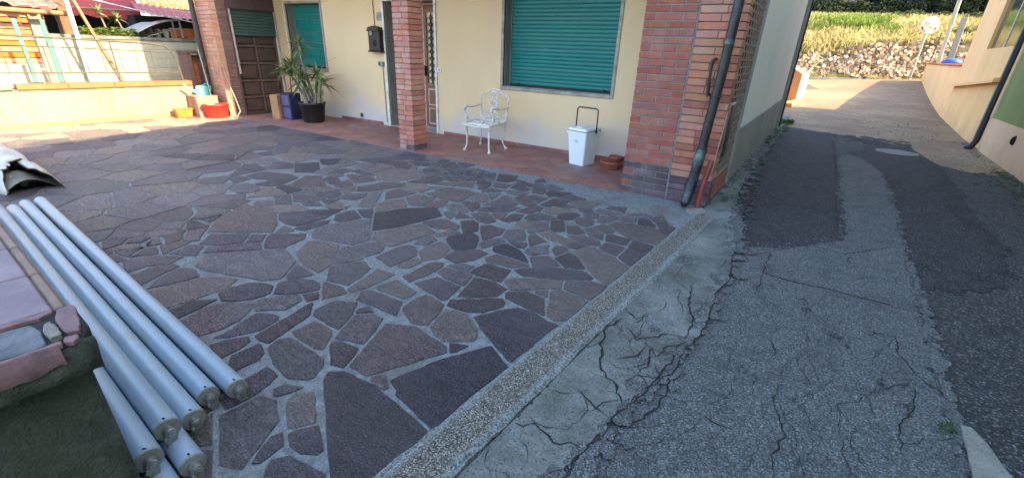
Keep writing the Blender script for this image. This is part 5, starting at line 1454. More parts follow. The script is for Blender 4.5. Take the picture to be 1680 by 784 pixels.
# ------------------------------------------------------------------ roller tubes
def tube_obj(label, a, b, r=.0415):
    A = Vector(a); B = Vector(b); d = (A-B).normalized()
    t = thing('roller_tube', label, 'roller tube', 'grey blue roller tubes heaped beside the mossy wall')
    MB().mat('tube').tube([B, B.lerp(A, .25), B.lerp(A, .5), B.lerp(A, .75), A], r, 24, smooth=True).build('tube', t)
    MB().mat('tube_cap').tube([A-d*.012, A+d*.009], r*.985, 24).build('end_cap', t)
    MB().mat('tube_cap').tube([B+d*.01, B-d*.006], r*.985, 20).build('end_cap', t)
    side = d.cross(Vector((0, 0, 1))).normalized(); up_ = side.cross(d).normalized(); rot = rr(-.35, .2)
    dn = (-up_*math.cos(rot)+side*math.sin(rot)); ac = dn.cross(d)
    c0 = A+d*.010
    MB().mat('zinc').tube([c0, c0+d*.024], .0185, 14).build('hub', t)
    fl = MB().mat('zinc')
    P0 = c0+d*.026; n = 12; poly = []
    for k in range(7): an = math.pi*k/6; poly.append(P0+ac*.019*math.cos(an)-dn*.019*math.sin(an))
    for k in range(7): an = math.pi*k/6; poly.append(P0+dn*.052-ac*.0135*math.cos(an)+dn*.0135*math.sin(an))
    k = len(poly); th = d*.006
    fl.add([p for p in poly]+[p+th for p in poly], [tuple(range(k)), tuple(range(k, 2*k))]+[(i, (i+1) % k, k+(i+1) % k, k+i) for i in range(k)])
    fl.build('bracket_plate', t)
    MB().mat('zinc').tube([P0+th, P0+th+d*.004], .0115, 12).build('ring', t)
    MB().mat('zinc').tube([P0+th+dn*.012+ac*.017, P0+th+dn*.012+ac*.017+d*.012], .008, 8).build('pin', t)
    h = MB().mat('dark'); h.tube([P0+th+dn*.054, P0+th+dn*.054+d*.0012], .0055, 8); h.build('hole', t)
    MB().mat('dark').bbox(-.006, .006, -.0035, .0035, 0, .0012, .0004).build('slot', t, loc=tuple(A-d*.008+up_*(r+.0002)), rot=(0, 0, rr(0, 1)))
z1_, z2_ = .046, .122
tube_obj('roller tube lying farthest from the wall, outermost on the paving', (-1.785, .530, z1_), (-5.50, .565, z1_))
tube_obj('roller tube second from the outer edge of the heap', (-1.83, .438, z1_), (-5.48, .470, z1_))
tube_obj('roller tube third from the outer edge, next to the raised pair', (-1.735, .348, z1_+.002), (-5.38, .383, z1_+.002))
tube_obj('roller tube on the ground half under the upper tube nearest the paving', (-1.515, .262, z1_), (-5.30, .302, z1_))
tube_obj('lowest roller tube whose end peeps out at the bottom of the heap', (-1.44, .172, z1_), (-4.9, .21, z1_))
tube_obj('upper roller tube resting on the two tubes in the middle of the heap', (-1.665, .255, z2_), (-5.25, .285, z2_-.01))
tube_obj('upper roller tube jammed against the mossy wall', (-1.56, .168, z2_+.004), (-5.05, .205, z2_))

# ------------------------------------------------------------------ mossy wall in the near corner
nw = thing('low_wall', 'low mossy wall topped with lilac tiles and broken pink paint in the near corner', 'garden wall')
hW = .70
WY = .128
def bumpy(P, z, amp): return [(x+rr(-amp, amp), y+rr(-amp, amp), z) for x, y in P]
mw = MB().mat('mossy')
segs = []
prof = [(-1.512, WY-.004), (-1.505, WY-.02), (-1.50, WY-.06), (-1.495, -.05), (-1.49, -.2), (-1.485, -.62)]
rows_ = [(-.1, 0), (.12, 0), (.3, .002), (.45, .001), (.56, .0), (.60, .004), (.62, .004), (.64, .006)]
vs = []; cols = [(-5.6, WY), (-4, WY), (-3, WY), (-2.2, WY), (-1.8, WY), (-1.6, WY)]+prof
for z, o in rows_:
    for i, (x, y) in enumerate(cols): vs.append((x+((o+.13*(.6-z)) if i > 5 else 0)+rr(-.002, .002), y+(o if i <= 7 else 0)*.6, z))
n = len(cols); mw.add(vs, [(j*n+i, j*n+i+1, (j+1)*n+i+1, (j+1)*n+i) for j in range(len(rows_)-1) for i in range(n-1)], False)
mw.box(-5.6, -1.55, -.62, WY-.03, .2, .655)
mw.build('wall', nw)
x = -1.655; k = 0
while x > -5.5:
    L_ = .318
    mb = MB().mat('lilac'); mb.bbox(x-L_+.004, x, -.20, WY+.012-.03, .662, hW, .005); mb.build('coping_tile', nw)
    mb = MB().mat('tile_edge'); mb.bbox(x-L_+.004, x, WY-.0175, WY+.012, .660, hW-.001, .008); mb.build('tile_edging', nw)
    MB().mat('lilac').bbox(x-L_+.004, x, -.56, -.204, .662, hW-.001, .005).build('coping_tile', nw)
    x -= L_
# crumbling end cap: dark mortar bed with flakes of pink paint, a cement patch and a stone chip still on it
import mathutils.noise as mn
XE = -1.425
cb = MB().mat('mossy'); NX, NY = 18, 60; vs = []
def capsurf(u, v):       # u 0..1 across the top and down the nose, v 0..1 along Y
    y = WY+.020-.66*v
    if u < .7: x = -1.654+(XE+1.654)*(u/.7); z = .694
    else: t = (u-.7)/.3; x = XE+.010*math.sin(t*3.14); z = .694-.095*t-.01*math.sin(t*3.1)
    if v < .06: q = (.06-v)/.06; z -= .03*q*q; x -= .045*q*q*(1 if u > .4 else 0)
    q = mn.noise(Vector((x*17, y*17, z*17))); return (x+.007*q, y+.004*q, z+.006*mn.noise(Vector((x*40, y*40, 3))))
for i in range(NX+1):
    for j in range(NY+1): vs.append(capsurf(i/NX, j/NY))
cb.add(vs, [(i*(NY+1)+j, i*(NY+1)+j+1, (i+1)*(NY+1)+j+1, (i+1)*(NY+1)+j) for i in range(NX) for j in range(NY)], True)
vs = [capsurf(.2+.8*i/10, 0) for i in range(11)]; cb.add(vs+[(x-.02, y-.02, .60) for x, y, z in vs], [(i, i+1, 12+i, 11+i) for i in range(10)], True)
cb.cur = 0; cb.build('cap_bed', nw)
def flake(name, P, z, th, mat):
    P = rough_poly(P, .012, .0022); mb = MB().mat(mat); mb.prism(P, z-th, z, .0018); return mb.build(name, nw)
flake('paint_flake', [(-1.640, .145), (-1.617, .150), (-1.53, .142), (-1.462, .128), (-1.470, .104), (-1.515, .099), (-1.569, .101), (-1.625, .114)], .7085, .014, 'pink')
flake('paint_flake', [(-1.458, .096), (-1.452, .120), (-1.430, .118), (-1.416, .104), (-1.428, .090)], .704, .012, 'pink')
flake('paint_flake', [(-1.648, -.55), (-1.643, .050), (-1.630, .070), (-1.648, .110), (-1.622, .104), (-1.609, .075), (-1.616, .04), (-1.620, -.55)], .7075, .014, 'pink')
flake('cement_patch', [(-1.585, -.11), (-1.600, .003), (-1.592, .054), (-1.540, .066), (-1.450, .060), (-1.442, .03), (-1.446, .004), (-1.462, -.06), (-1.5, -.12)], .7035, .012, 'mortar_patch')
flake('stone_chip', [(-1.521, .069), (-1.556, .079), (-1.560, .090), (-1.52, .094), (-1.466, .093), (-1.462, .073)], .712, .018, 'slab')
flake('paint_flake', [(-1.50, -.60), (-1.475, -.17), (-1.452, -.08), (-1.436, -.012), (-1.434, .050), (-1.437, .086), (-1.418, .084), (XE+.004, .05), (XE+.004, -.60)], .7085, .014, 'pink')
fp = MB().mat('pink'); vs = []
for j in range(61):
    y = .078-.68*j/60; zb = .652-.012*mn.noise(Vector((y*24, 1, 0)))-.006*mn.noise(Vector((y*70, 4, 0)))-.02*min(1, j/60*2)
    for t in (0, .33, .66, 1): vs.append((XE+.004+.013*math.sin(t*2.2)+.002*mn.noise(Vector((y*50, t, 0))), y, .7065*(1-t)+zb*t))
fp.add(vs, [(j*4+i, j*4+i+1, (j+1)*4+i+1, (j+1)*4+i) for j in range(60) for i in range(3)], True)
fp.build('paint_edge', nw)
MB().mat('grime').prism([(-1.655, .152), (-1.60, .150), (-1.50, .150), (-1.452, .132), (-1.428, .10), (-1.42, .06), (-1.44, .02), (-1.50, .02), (-1.655, .02)], .605, .697, .006).build('broken_edge', nw)

# ------------------------------------------------------------------ folded tarpaulin bundle
tp = thing('folded_tarpaulin', 'grey folded tarpaulin bundle with an open ragged end on the paving', 'tarpaulin')
def tsec(t, s, inn=0):
    # cross section angle t in [0,pi], s along the bundle
    w_ = .20-inn; h_ = .235-inn
    y = .60-w_*math.cos(t)*(1+.08*math.sin(s*7)); z = max(.003, h_*max(0, math.sin(t))**.8*(1+.10*math.sin(s*5+t*3)))
    return y, z
for nm, mt_, inn, s0 in (('outer_sheet', 'tarp', 0, 0), ('lining', 'tarp_in', .012, .02)):
    mb = MB().mat(mt_); vs = []; NS, NTT = 34, 26
    for i in range(NS+1):
        for j in range(NTT+1):
            t = math.pi*j/NTT; s = i/NS*3.2
            y, z = tsec(t, s, inn); x = -6.12-s-s0
            if i < 4: x += (4-i)/4*(-.34*math.sin(t)**2+.12*math.sin(j*1.9)*.5+.10*math.sin(j*.7+1)+(.12 if j > 16 else -.05)); y += (4-i)/4*.05*math.sin(t*2+.5)
            y += .012*mn.noise(Vector((x*9, t*3, 2)))-.03*(s); z += (.02*mn.noise(Vector((x*6, t*4, 5))) if z > .02 else 0)
            vs.append((x, y, max(.003, z)))
    mb.add(vs, [(i*(NTT+1)+j, i*(NTT+1)+j+1, (i+1)*(NTT+1)+j+1, (i+1)*(NTT+1)+j) for i in range(NS) for j in range(NTT)], True); mb.build(nm, tp)
for k, (yy, zz, rr_) in enumerate(((.50, .04, .032), (.585, .045, .03), (.53, .10, .028))):
    MB().mat('tube_cap' if k else 'lead').tube([(-6.30, yy, zz), (-7.4, yy, zz)], rr_, 10).build('inner_pole', tp)
lf = MB().mat('tarp_in')
for k in range(1):
    vs = []
    for i in range(9):
        t = i/8; vs += [(-6.10-.03*k, .42+.36*t, .02+.05*k+.10*math.sin(t*3.1)), (-6.45, .42+.36*t, .03+.05*k+.12*math.sin(t*3.1+.3))]
    lf.add(vs, [(2*i, 2*i+1, 2*i+3, 2*i+2) for i in range(8)], True)
lf.build('inner_fold', tp)

# ================================================================== LEFT: LOW WALL, RAILING, YARD BEHIND
lw = thing('yard_wall', 'low pale sunlit wall with orange coping at the left edge of the court', 'garden wall')
MB().mat('yard_wall').box(-10.62, -10.43, -3, 3.70, -.05, .57).build('wall', lw)
y = 1.30
while y < 3.68:
    y2 = min(3.71, y+.60); MB().mat('coping_orange').bbox(-10.65, -10.395, y, y2-.002, .571, .655, .01).build('coping_slab', lw); y = y2
MB().mat('concrete').bbox(-10.66, -10.39, -3, 1.25, .571, .63, .01).build('coping_slab', lw)
MB().mat('skirt_pink').bbox(-10.428, -10.415, -3, 3.66, -.003, .065, .003).build('base_strip', lw)
ra = thing('railing', 'thin weathered tubular railing with a small ring fixed on the low wall', 'railing')
RX = -10.53
MB().mat('rail').tube([(RX, -2.5, 1.38), (RX, 1.35, 1.36), (RX, 3.22, 1.30), (RX, 3.42, 1.27), (RX, 3.52, 1.18), (RX, 3.56, 1.05), (RX, 3.60, .66)], .017, 8).build('top_rail', ra)
MB().mat('rail').tube([(RX, -2.5, 1.24), (RX, 1.35, 1.22), (RX, 3.50, 1.16)], .010, 8).build('rail', ra)
MB().mat('rail').tube([(RX, -2.5, .83), (RX, 1.35, .82), (RX, 3.57, .80)], .012, 8).build('rail', ra)
bar = MB().mat('rail').tube([(RX, 0, .81), (RX, 0, 1.2)], .007, 6).mesh('baluster')
y = 3.42
while y > -1: put('baluster', bar, ra, (0, y, 0)); y -= .235
for y in (1.0, 2.63): MB().mat('rail').tube([(RX, y, .66), (RX, y, 1.33)], .012, 6).build('post', ra)
MB().mat('rail').tube([(RX, 2.97+.045*math.cos(a), 1.262+.045*math.sin(a)) for a in [6.283*k/16 for k in range(16)]], .006, 6, closed=True).build('ring', ra)
bw = thing('block_wall', 'taller whitewashed block wall behind the railing', 'garden wall')
MB().mat('block').box(-12.7, -12.5, 2.26, 6.2, -.1, 1.33).build('wall', bw)
for a in range(7):
    for b in range(10):
        y = 2.27+b*.40+(.2 if a % 2 else 0); 
        if y+.39 < 6.1: MB().mat('block').bbox(-12.499, -12.488, y, y+.392, .03+a*.19, .03+a*.19+.183, .004).build('block', bw)
MB().mat('concrete').bbox(-12.74, -12.46, 2.24, 6.2, 1.331, 1.40, .01).build('coping', bw)
# open shed on the left with hollow-brick wall
sh = thing('shed', 'open shed with corrugated grey roof, gutter and orange slatted wall at the far left', 'shed')
z = .86
k = 0
while z < 1.85:
    MB().mat('hollow_brick' if k % 2 else 'brick_orange').bbox(-13.1, -12.9-(.02 if k % 2 else 0), -2, 2.34, z, z+.085, .006).build('slat', sh); z += .10; k += 1
MB().mat('block').box(-13.12, -12.88, -2, 2.36, -.1, .85).build('wall', sh)
MB().mat('grey_reveal').bbox(-12.95, -12.80, 2.10, 2.30, .0, 1.80, .01).build('post', sh)
MB().mat('block').bbox(-12.4, -12.36, 1.2, 1.93, .45, .86, .006).build('tub_front', sh)
vs = []; NC = 90
for xx, zz in ((-12.55, 1.86), (-15.5, 2.5)):
    for i in range(NC+1): y = -3+5.6*i/NC; vs.append((xx, y, zz+.045*math.sin(y*2*math.pi/.25)))
MB().mat('fibre').add(vs, [(i, i+1, NC+2+i, NC+1+i) for i in range(NC)], True).build('roof', sh)
MB().mat('plank').tube([(-12.5, -3, 1.80), (-12.5, 2.60, 1.76)], .045, 10).build('gutter', sh)
pw = thing('timber_frame', 'pair of turquoise painted posts in front of the open shed', 'frame')
for y in (1.76, 2.11):
    MB().mat('turq').bbox(-11.93, -11.88, y-.03, y+.03, -.1, 1.62, .005).build('post', pw)
for z in (.78, .45): MB().mat('grey_reveal').bbox(-11.915, -11.89, 1.79, 2.08, z, z+.035, .004).build('crossbar', pw)
o = MB().mat('plastic_white').bbox(-12.235, -12.185, 2.565, 2.625, -.1, 2.35, .004).build('pole'); o['label'] = 'white painted pole standing between the shed and the block wall'; o['category'] = 'pole'
o = MB().mat('plank').bbox(-.035, .035, -.02, .02, 0, 2.3, .004).build('plank', loc=(-11.1, 2.86, .3), rot=(R(12), R(-8), 0)); o['label'] = 'brown weathered plank leaning in front of the block wall'; o['category'] = 'plank'
o = MB().mat('plank').bbox(-.02, .02, -.02, .02, 0, 2.3, .004).build('plank', loc=(-11.1, 2.90, .3), rot=(R(13.5), R(-8), 0)); o['label'] = 'thinner plank leaning just behind the brown plank'; o['category'] = 'plank'
tr = thing('palm_trunk', 'fibrous reddish palm trunk rising behind the block wall', 'palm tree')
MB().mat('bark').tube([(-13.1, 2.62, 0), (-13.05, 2.64, 1.0), (-13.1, 2.66, 1.6), (-13.1, 2.62, 2.4), (-13.1, 2.6, 3.2)], [.16, .13, .12, .14, .16], 12).build('trunk', tr)
fr = MB().mat('leaf')
for k in range(22):
    a = 6.283*k/22; q = []
    for i in range(7): t = i/6; q.append((-13.1+1.3*t*math.cos(a), 2.6+1.3*t*math.sin(a), 3.2+.7*math.sin(t*2.6)-.3*t))
    for i in range(6):
        for s_ in (-1, 1):
            p = q[i]; fr.add([p, q[i+1], (p[0]-math.sin(a)*.3*s_, p[1]+math.cos(a)*.3*s_, p[2]-.15)], [(0, 1, 2)])
fr.build('fronds', tr)
# small plants along the block wall
def rosette(label, x, y, z, h, n=34, L_=.26):
    t = thing('potted_yucca', label, 'potted plant', loc=(x, y, 0))
    MB().mat('clay_pot').lathe([(.09, 1.0), (.12, 1.42), (.13, 1.43), (.12, 1.46)], n=14).build('pot', t)
    MB().mat('bark_grey').tube([(0, 0, 1.40), (.01, -.03, (1.4+z)/2), (0, -.06, z)], .018, 6).build('stem', t)
    for k in range(n):
        o = put('leaf', leafm[0], t, (0, -.06, z), (0, -rr(-.3, 1.4), rr(0, 6.28))); s_ = rr(.6, 1)*L_/.3; o.scale = (s_, s_, s_)
rosette('spiky yucca rosette on a thin stem above the block wall, left of its pair', -13.0, 3.28, 1.84, 0)
rosette('lower spiky yucca rosette nearest the arched canopy', -13.0, 3.56, 1.74, 0, 28)
sc_ = thing('climbing_plant', 'low yellow green leafy plants crowding the top of the block wall', 'plant')
mb = MB().mat('grass')
for k in range(500):
    y = rr(2.75, 3.7); z = 1.40+rr(0, .16)*rr(.3, 1); a = rr(0, 6.28); s_ = rr(.03, .06)
    mb.add([(-12.75+rr(-.12, .12), y, z), (-12.75+rr(-.1, .1)+s_*math.cos(a), y+s_*math.sin(a), z+rr(-.01, .05)), (-12.75+rr(-.1, .1), y+s_, z+rr(.0, .04))], [(0, 1, 2)])
mb.build('foliage', sc_); MB().mat('bark').tube([(-12.75, 2.8, 1.41), (-12.75, 3.6, 1.42)], .02, 6).build('stem', sc_)
# arched polycarbonate canopy
ac = thing('arched_canopy', 'small arched canopy with bare metal hoops behind the block wall', 'canopy')
for x in (-13.2, -12.8):
    P_ = [(x, 3.62+.95*math.sin(t), 1.42+.36*(1-math.cos(t))) for t in [R(90)*k/8 for k in range(9)]]
    P_ = [(x, 3.62+.95*(k/8), 1.42+.36*math.sin(R(90)*k/8)) for k in range(9)]
    MB().mat('zinc').tube(P_+[(x, 4.58, 1.42)], .018, 6).build('hoop', ac)
    MB().mat('zinc').tube([(x, 3.9, 1.42), (x, 4.56, 1.62)], .010, 5).build('strut', ac)
mb = MB().mat('grey_plastic'); vs = []
for k in range(6):
    for x in (-14.0, -12.8): vs.append((x, 3.62+.95*(k/8), 1.425+.36*math.sin(R(90)*k/8)))
mb.add(vs, [(2*i, 2*i+1, 2*i+3, 2*i+2) for i in range(5)], True); mb.build('cover_sheet', ac)
for k in range(4):
    o = MB().mat('block').lathe([(.04, 0), (.06, .10), (.055, .18), (.03, .19)], n=10).build('jar', loc=(-13.3, 3.95+k*.16, 1.40)); o['label'] = ['pale jar at the left end of the row under the arched canopy', 'second pale jar from the left under the arched canopy', 'third pale jar from the left under the arched canopy', 'pale jar at the right end of the row under the arched canopy'][k]; o['category'] = 'jar'; o['group'] = 'jars under the canopy'
MB().mat('block').box(-13.6, -13.0, 3.4, 4.8, 0, 1.399).build('shelf_base', ac)
# burgundy awning
aw = thing('awning', 'burgundy fabric awning sloping over the yard behind', 'awning')
mb = MB().mat('awning'); mb.add([(-17, 2.6, 2.02), (-17, 5.15, 2.06), (-19.5, 5.8, 3.3), (-19.5, 2.2, 3.3)], [(0, 1, 2, 3)]); mb.build('canvas', aw)
mb = MB().mat('awning'); vs = []; n = 40
for i in range(n+1): y = 2.6+2.55*i/n; vs += [(-16.99, y, 2.02+.04*i/n), (-16.96, y, 1.86+.03*math.sin(i*.7))]
mb.add(vs, [(2*i, 2*i+1, 2*i+3, 2*i+2) for i in range(n)], True); mb.build('valance', aw)
MB().mat('zinc').tube([(-17, 2.6, 2.03), (-17, 5.15, 2.07)], .02, 6).build('front_bar', aw)
for y in (2.62, 5.13): MB().mat('zinc').tube([(-17.02, y, 0), (-17.02, y, 2.04)], .025, 6).build('post', aw)
o = MB().mat('plastic_white').tube([(-14, 2.9, 2.22), (-14, 3.46, 2.12), (-14, 4.5, 1.92), (-14, 5.6, 1.75)], .014, 6).build('cable'); o['label'] = 'pale cable slung across in front of the burgundy awning'; o['category'] = 'cable'
MB().mat('dark').box(-19.2, -18.6, 2.3, 5.3, 0, 2.2).build('awning_shade_box', aw)  # dark box painted as the shadow under the awning
# red corrugated lean-to with orange wall
lt2 = thing('lean_to', 'lean-to with red corrugated roof and orange brick wall behind the block wall', 'lean-to')
vs = []; NC = 120
for xx, z0_, y_off in ((-15.9, 2.02, 0), (-17.4, 2.35, .35)):
    for i in range(NC+1): y = 4.75+y_off+3.2*i/NC; vs.append((xx, y, z0_-.09*(y-4.75)+.025*math.sin(y*2*math.pi/.17)))
MB().mat('roof_red').add(vs, [(i, i+1, NC+2+i, NC+1+i) for i in range(NC)], True).build('roof', lt2)
MB().mat('dark').box(-17.2, -16.4, 4.8, 8.2, 0, 1.95).build('lean_to_shade_box', lt2)  # dark box painted as the shade below the red roof
for a in range(8):
    for b in range(9):
        y = 5.35+b*.31+(.15 if a % 2 else 0); MB().mat('hollow_brick').bbox(-15.7, -15.5, y, y+.30, .1+a*.195, .1+a*.195+.187, .005).build('block', lt2)
MB().mat('hollow_brick').box(-15.72, -15.53, 5.34, 8.2, 0, 1.66).build('wall', lt2)
# far houses
fh = thing('far_house', 'pale grey house with an ochre tiled roof beyond the yard', 'house')
MB().mat('white_wall').box(-30, -24.4, 7.6, 14, 0, 2.5).build('wall', fh)
for i in range(5):
    for j in range(14):
        MB().mat('rooftile').tube([(-23.9-i*.42, 7.5+j*.2, 2.62+i*.16), (-24.4-i*.42, 7.5+j*.2, 2.82+i*.16)], [.1, .085], 8).build('roof_tile', fh)
MB().mat('rooftile').add([(-23.9, 7.4, 2.58), (-23.9, 10.4, 2.58), (-26.1, 10.4, 3.4), (-26.1, 7.4, 3.4)], [(0, 1, 2, 3)]).build('roof', fh)
MB().mat('wood_dark').bbox(-24.4, -24.0, 7.7, 14, 2.40, 2.56, .02).build('eave', fh)
fg = thing('far_house', 'plain light grey building filling the background above the awning', 'house')
MB().mat('white_wall').box(-34, -28, -12, 12, 0, 5.2).build('wall', fg)
MB().mat('rooftile').add([(-27.6, -12, 5.2), (-27.6, 12, 5.2), (-31, 12, 6.6), (-31, -12, 6.6)], [(0, 1, 2, 3)]).build('roof', fg)
for y in (-6, -2, 2, 6): MB().mat('glass').bbox(-28.02, -27.99, y, y+1.1, 2.6, 4.0, .01).build('window', fg)
# brick oven at the end of the low wall
ov = thing('brick_niche', 'small brick garden niche with orange panel behind the end of the low wall', 'brick niche')
MB().mat('brick_brown').bbox(-11.3, -10.86, 3.87, 3.95, 0, 1.13, .004).build('side', ov); MB().mat('brick_brown').bbox(-11.3, -10.86, 4.22, 4.32, 0, 1.13, .004).build('side', ov)
MB().mat('brick_brown').bbox(-11.3, -10.84, 3.85, 4.34, 1.131, 1.18, .004).build('top', ov)
for k in range(14): 
    MB().mat('hollow_brick').bbox(-11.2, -11.0, 3.953, 4.08, .01+k*.078, .083+k*.078, .003).build('brick', ov); MB().mat('brick_brown').bbox(-11.2, -11.0, 4.085, 4.217, .01+k*.078, .083+k*.078, .003).build('brick', ov)
be = MB().mat('brick_brown').bbox(-12.3, -11.9, 3.6, 4.6, .50, .55, .006).build('garden_bench'); be['label'] = 'dark reddish bench in the shade behind the railing end'; be['category'] = 'bench'
for y in (3.65, 4.5): MB().mat('brick_brown').bbox(-12.28, -11.92, y, y+.05, 0, .499, .004).build('leg', be)

# ================================================================== RIGHT SIDE
yb_ = thing('neighbour_house', 'green and tan neighbouring house rising along the right side of the lane, with an unseen wing and eave shaped for the shadow edge', 'house')
MB().mat('tan').box(2.40, 8, 4.6, 12.24, -.1, .615).build('wall', yb_)
MB().mat('green_wall').box(2.402, 8, 4.6, 12.16, .6155, 6.7).build('wall', yb_)
MB().mat('cream').bbox(2.37, 2.45, 12.10, 12.24, .616, 6.7, .006).build('corner_strip', yb_)
MB().mat('green_wall').prism([(2.46, 4.6), (8, 4.6), (9.2, -9), (6.7, -9)], -.1, 6.7).build('wall', yb_)  # unseen wing, angled to set the shadow edge across the court
MB().mat('rooftile').prism([(1.98, 12.25), (1.98, 5.2), (2.62, 4.60), (6.45, -9), (9.2, -9), (8, 12.25)], 6.72, 7.0).build('roof', yb_)  # unseen eave, bent so its shadow edge slants over the court
for y in (6.4, 9.6):
    w_ = MB().mat('travertine').bbox(2.38, 2.41, y-.55, y+.55, 1.9, 3.4, .006).build('window', yb_); MB().mat('teal_dull').bbox(2.372, 2.379, y-.48, y+.48, 1.97, 3.33, .003).build('shutter', w_)
o = MB().mat('dark').ball((2.398, 10.36, .42), .05, 8, 1.5).build('drain_hole', yb_)
bp = thing('downpipe', 'black downpipe on the corner between the tan and the ochre house walls', 'downpipe')
MB().mat('black_plastic').tube([(2.34, 12.30, 6.6), (2.34, 12.30, .15), (2.30, 12.28, .05), (2.24, 12.26, .0)], .055, 12).build('pipe', bp)
for z in (1.2, 2.6): MB().mat('iron').tube([(2.34, 12.30, z), (2.34, 12.30, z+.04)], .062, 12).build('collar', bp)
oh = thing('ochre_house', 'ochre plastered house with a greenish window and a sloping ledge right of the lane', 'house')
YX = 2.44
ow = MB().mat('yellow')
ow.box(YX, 8, 12.37, 12.9, -.1, 6.8); ow.box(YX, 8, 12.9, 17.6, -.1, 1.88); ow.box(YX, 8, 15.45, 17.6, 1.88, 6.8); ow.box(YX, 8, 12.9, 15.45, 3.5, 6.8)
ow.build('wall', oh)
ww = MB().mat('glass').box(YX+.06, YX+.1, 12.9, 15.45, 1.88, 3.5).build('window', oh)
MB().mat('yellow').add([(YX+.03, 12.9, 1.88), (YX+.03, 13.25, 1.88), (YX+.03, 12.9, 2.2), (YX+.059, 12.9, 1.88), (YX+.059, 13.25, 1.88), (YX+.059, 12.9, 2.2)], [(0, 1, 2), (3, 4, 5), (0, 1, 4, 3), (1, 2, 5, 4)]).build('corner_gusset', oh)
MB().mat('white_paint').bbox(YX+.045, YX+.062, 14.2, 14.24, 1.88, 3.5, .004).build('window_bar', ww)
lg = MB().mat('yellow'); lg.add([(YX-.16, 12.72, 1.22), (YX, 12.72, 1.25), (YX-.16, 17.5, .96), (YX, 17.5, .99), (YX-.16, 12.72, 1.30), (YX, 12.72, 1.33), (YX-.16, 17.5, 1.03), (YX, 17.5, 1.06)], [(0, 2, 3, 1), (4, 5, 7, 6), (0, 4, 6, 2), (0, 1, 5, 4), (2, 6, 7, 3)]); lg.build('ledge', oh)
MB().mat('rooftile').prism([(2.0, 12.3), (2.0, 18.0), (8.3, 18.0), (8.3, 12.3)], 6.81, 7.05).build('roof', oh)
pwl = thing('parapet_wall', 'low ochre parapet wall with reddish coping where the lane climbs', 'garden wall')
MB().mat('yellow').add([(YX, 17.61, -.1), (YX, 25.2, .6), (YX, 25.2, 1.58), (YX, 17.61, 1.50), (YX+.3, 17.61, -.1), (YX+.3, 25.2, .6), (YX+.3, 25.2, 1.58), (YX+.3, 17.61, 1.50)], [(0, 1, 2, 3), (4, 7, 6, 5), (1, 5, 6, 2), (0, 3, 7, 4), (2, 6, 7, 3)]).build('wall', pwl)
y = 17.62
while y < 25.2:
    z = 1.502+(y-17.61)*.0105; MB().mat('coping_orange').bbox(YX-.04, YX+.34, y, min(25.25, y+.95), z, z+.05, .008).build('coping_slab', pwl); y += .953
bl = MB().mat('blue').lathe([(.001, .0), (.28, .02), (.24, .14), (.12, .22), (.001, .24)], n=16, fn=lambda x, y, z: (2.95+x*1.1, 23.6+y*.8, 1.62+z*.75)).build('plastic_basin'); bl['label'] = 'bright blue plastic basin upside down behind the parapet coping'; bl['category'] = 'basin'
MB().mat('block').box(2.75, 6, 17.7, 25.0, .3, 1.60).build('terrace_fill', pwl)
# orange gate wall left of the lane
og = thing('gate_wall', 'bright orange sloping gate wall with its sunlit end coloured paler beyond the house on the left', 'garden wall')
mb = MB().mat('orange_wall'); mb.add([(-1.30, 19, .0), (-1.30, 19, 1.075), (-1.62, 19, 1.27), (-3.6, 19, 1.45), (-3.6, 19, 0), (-1.13, 19.6, 0), (-1.13, 19.6, 1.10), (-1.62, 19.6, 1.35), (-3.6, 19.6, 1.5), (-3.6, 19.6, 0)], [(0, 4, 3, 2, 1), (5, 6, 7, 8, 9), (1, 2, 7, 6), (2, 3, 8, 7), (0, 5, 9, 4)]); mb.build('wall', og)
MB().mat('tan').add([(-1.298, 19, .0), (-1.298, 19, 1.077), (-1.128, 19.6, 1.102), (-1.128, 19.6, 0)], [(0, 3, 2, 1)]).build('sunlit_end', og)  # sun on the end of the orange wall, put in as a paler colour
MB().mat('orange_wall').prism([(-1.24, 17.1), (-1.2, 18.9), (-1.36, 18.95), (-1.6, 17.1)], -.1, .22, .01).build('foot', og)
MB().mat('concrete').prism([(-1.17, 12.3), (-1.0, 13.5), (-1.05, 16), (-1.18, 19.2), (-2.2, 19.2), (-2.2, 12.3)], -.2, .035, .005).build('footpath', kind='structure')

# traffic mirror, posts
tm = thing('traffic_mirror', 'round convex traffic mirror on a thin pole above the stone wall', 'traffic mirror')
def tmf(x, y, z): v = Matrix.Rotation(R(90-3), 3, 'X') @ Vector((x, y, z)); v = Matrix.Rotation(R(18), 3, 'Z') @ v; return (2.12+v.x, 25.75+v.y, 3.02+v.z)
MB().mat('mirror').lathe([(.29, .02), (.22, .055), (.12, .08), (.001, .088)], n=28, fn=tmf).build('mirror_face', tm)
MB().mat('mirror_rim').tube([tmf(.305*math.cos(a), .305*math.sin(a), .01) for a in [6.283*k/28 for k in range(28)]], .026, 8, closed=True).build('rim', tm)
MB().mat('mirror_rim').lathe([(.31, -.0), (.2, -.05), (.001, -.07)], n=24, fn=tmf).build('back_shell', tm)
MB().mat('zinc').tube([(2.14, 25.8, .9), (2.12, 25.82, 3.0)], .03, 8).build('pole', tm)
o = MB().mat('zinc').bbox(-.06, .06, -.06, .06, 0, 6.0, .01).build('utility_pole', loc=(2.83, 25.7, .9), rot=(0, R(-2), 0)); o['label'] = 'pale square utility pole rising beside the parapet wall'; o['category'] = 'utility pole'
o = MB().mat('grey_reveal').bbox(-.10, .10, -.03, .03, 0, 2.35, .01).build('wide_board', loc=(3.16, 25.7, .95), rot=(0, R(-2), 0)); o['label'] = 'wide grey board standing right of the utility pole'; o['category'] = 'board'
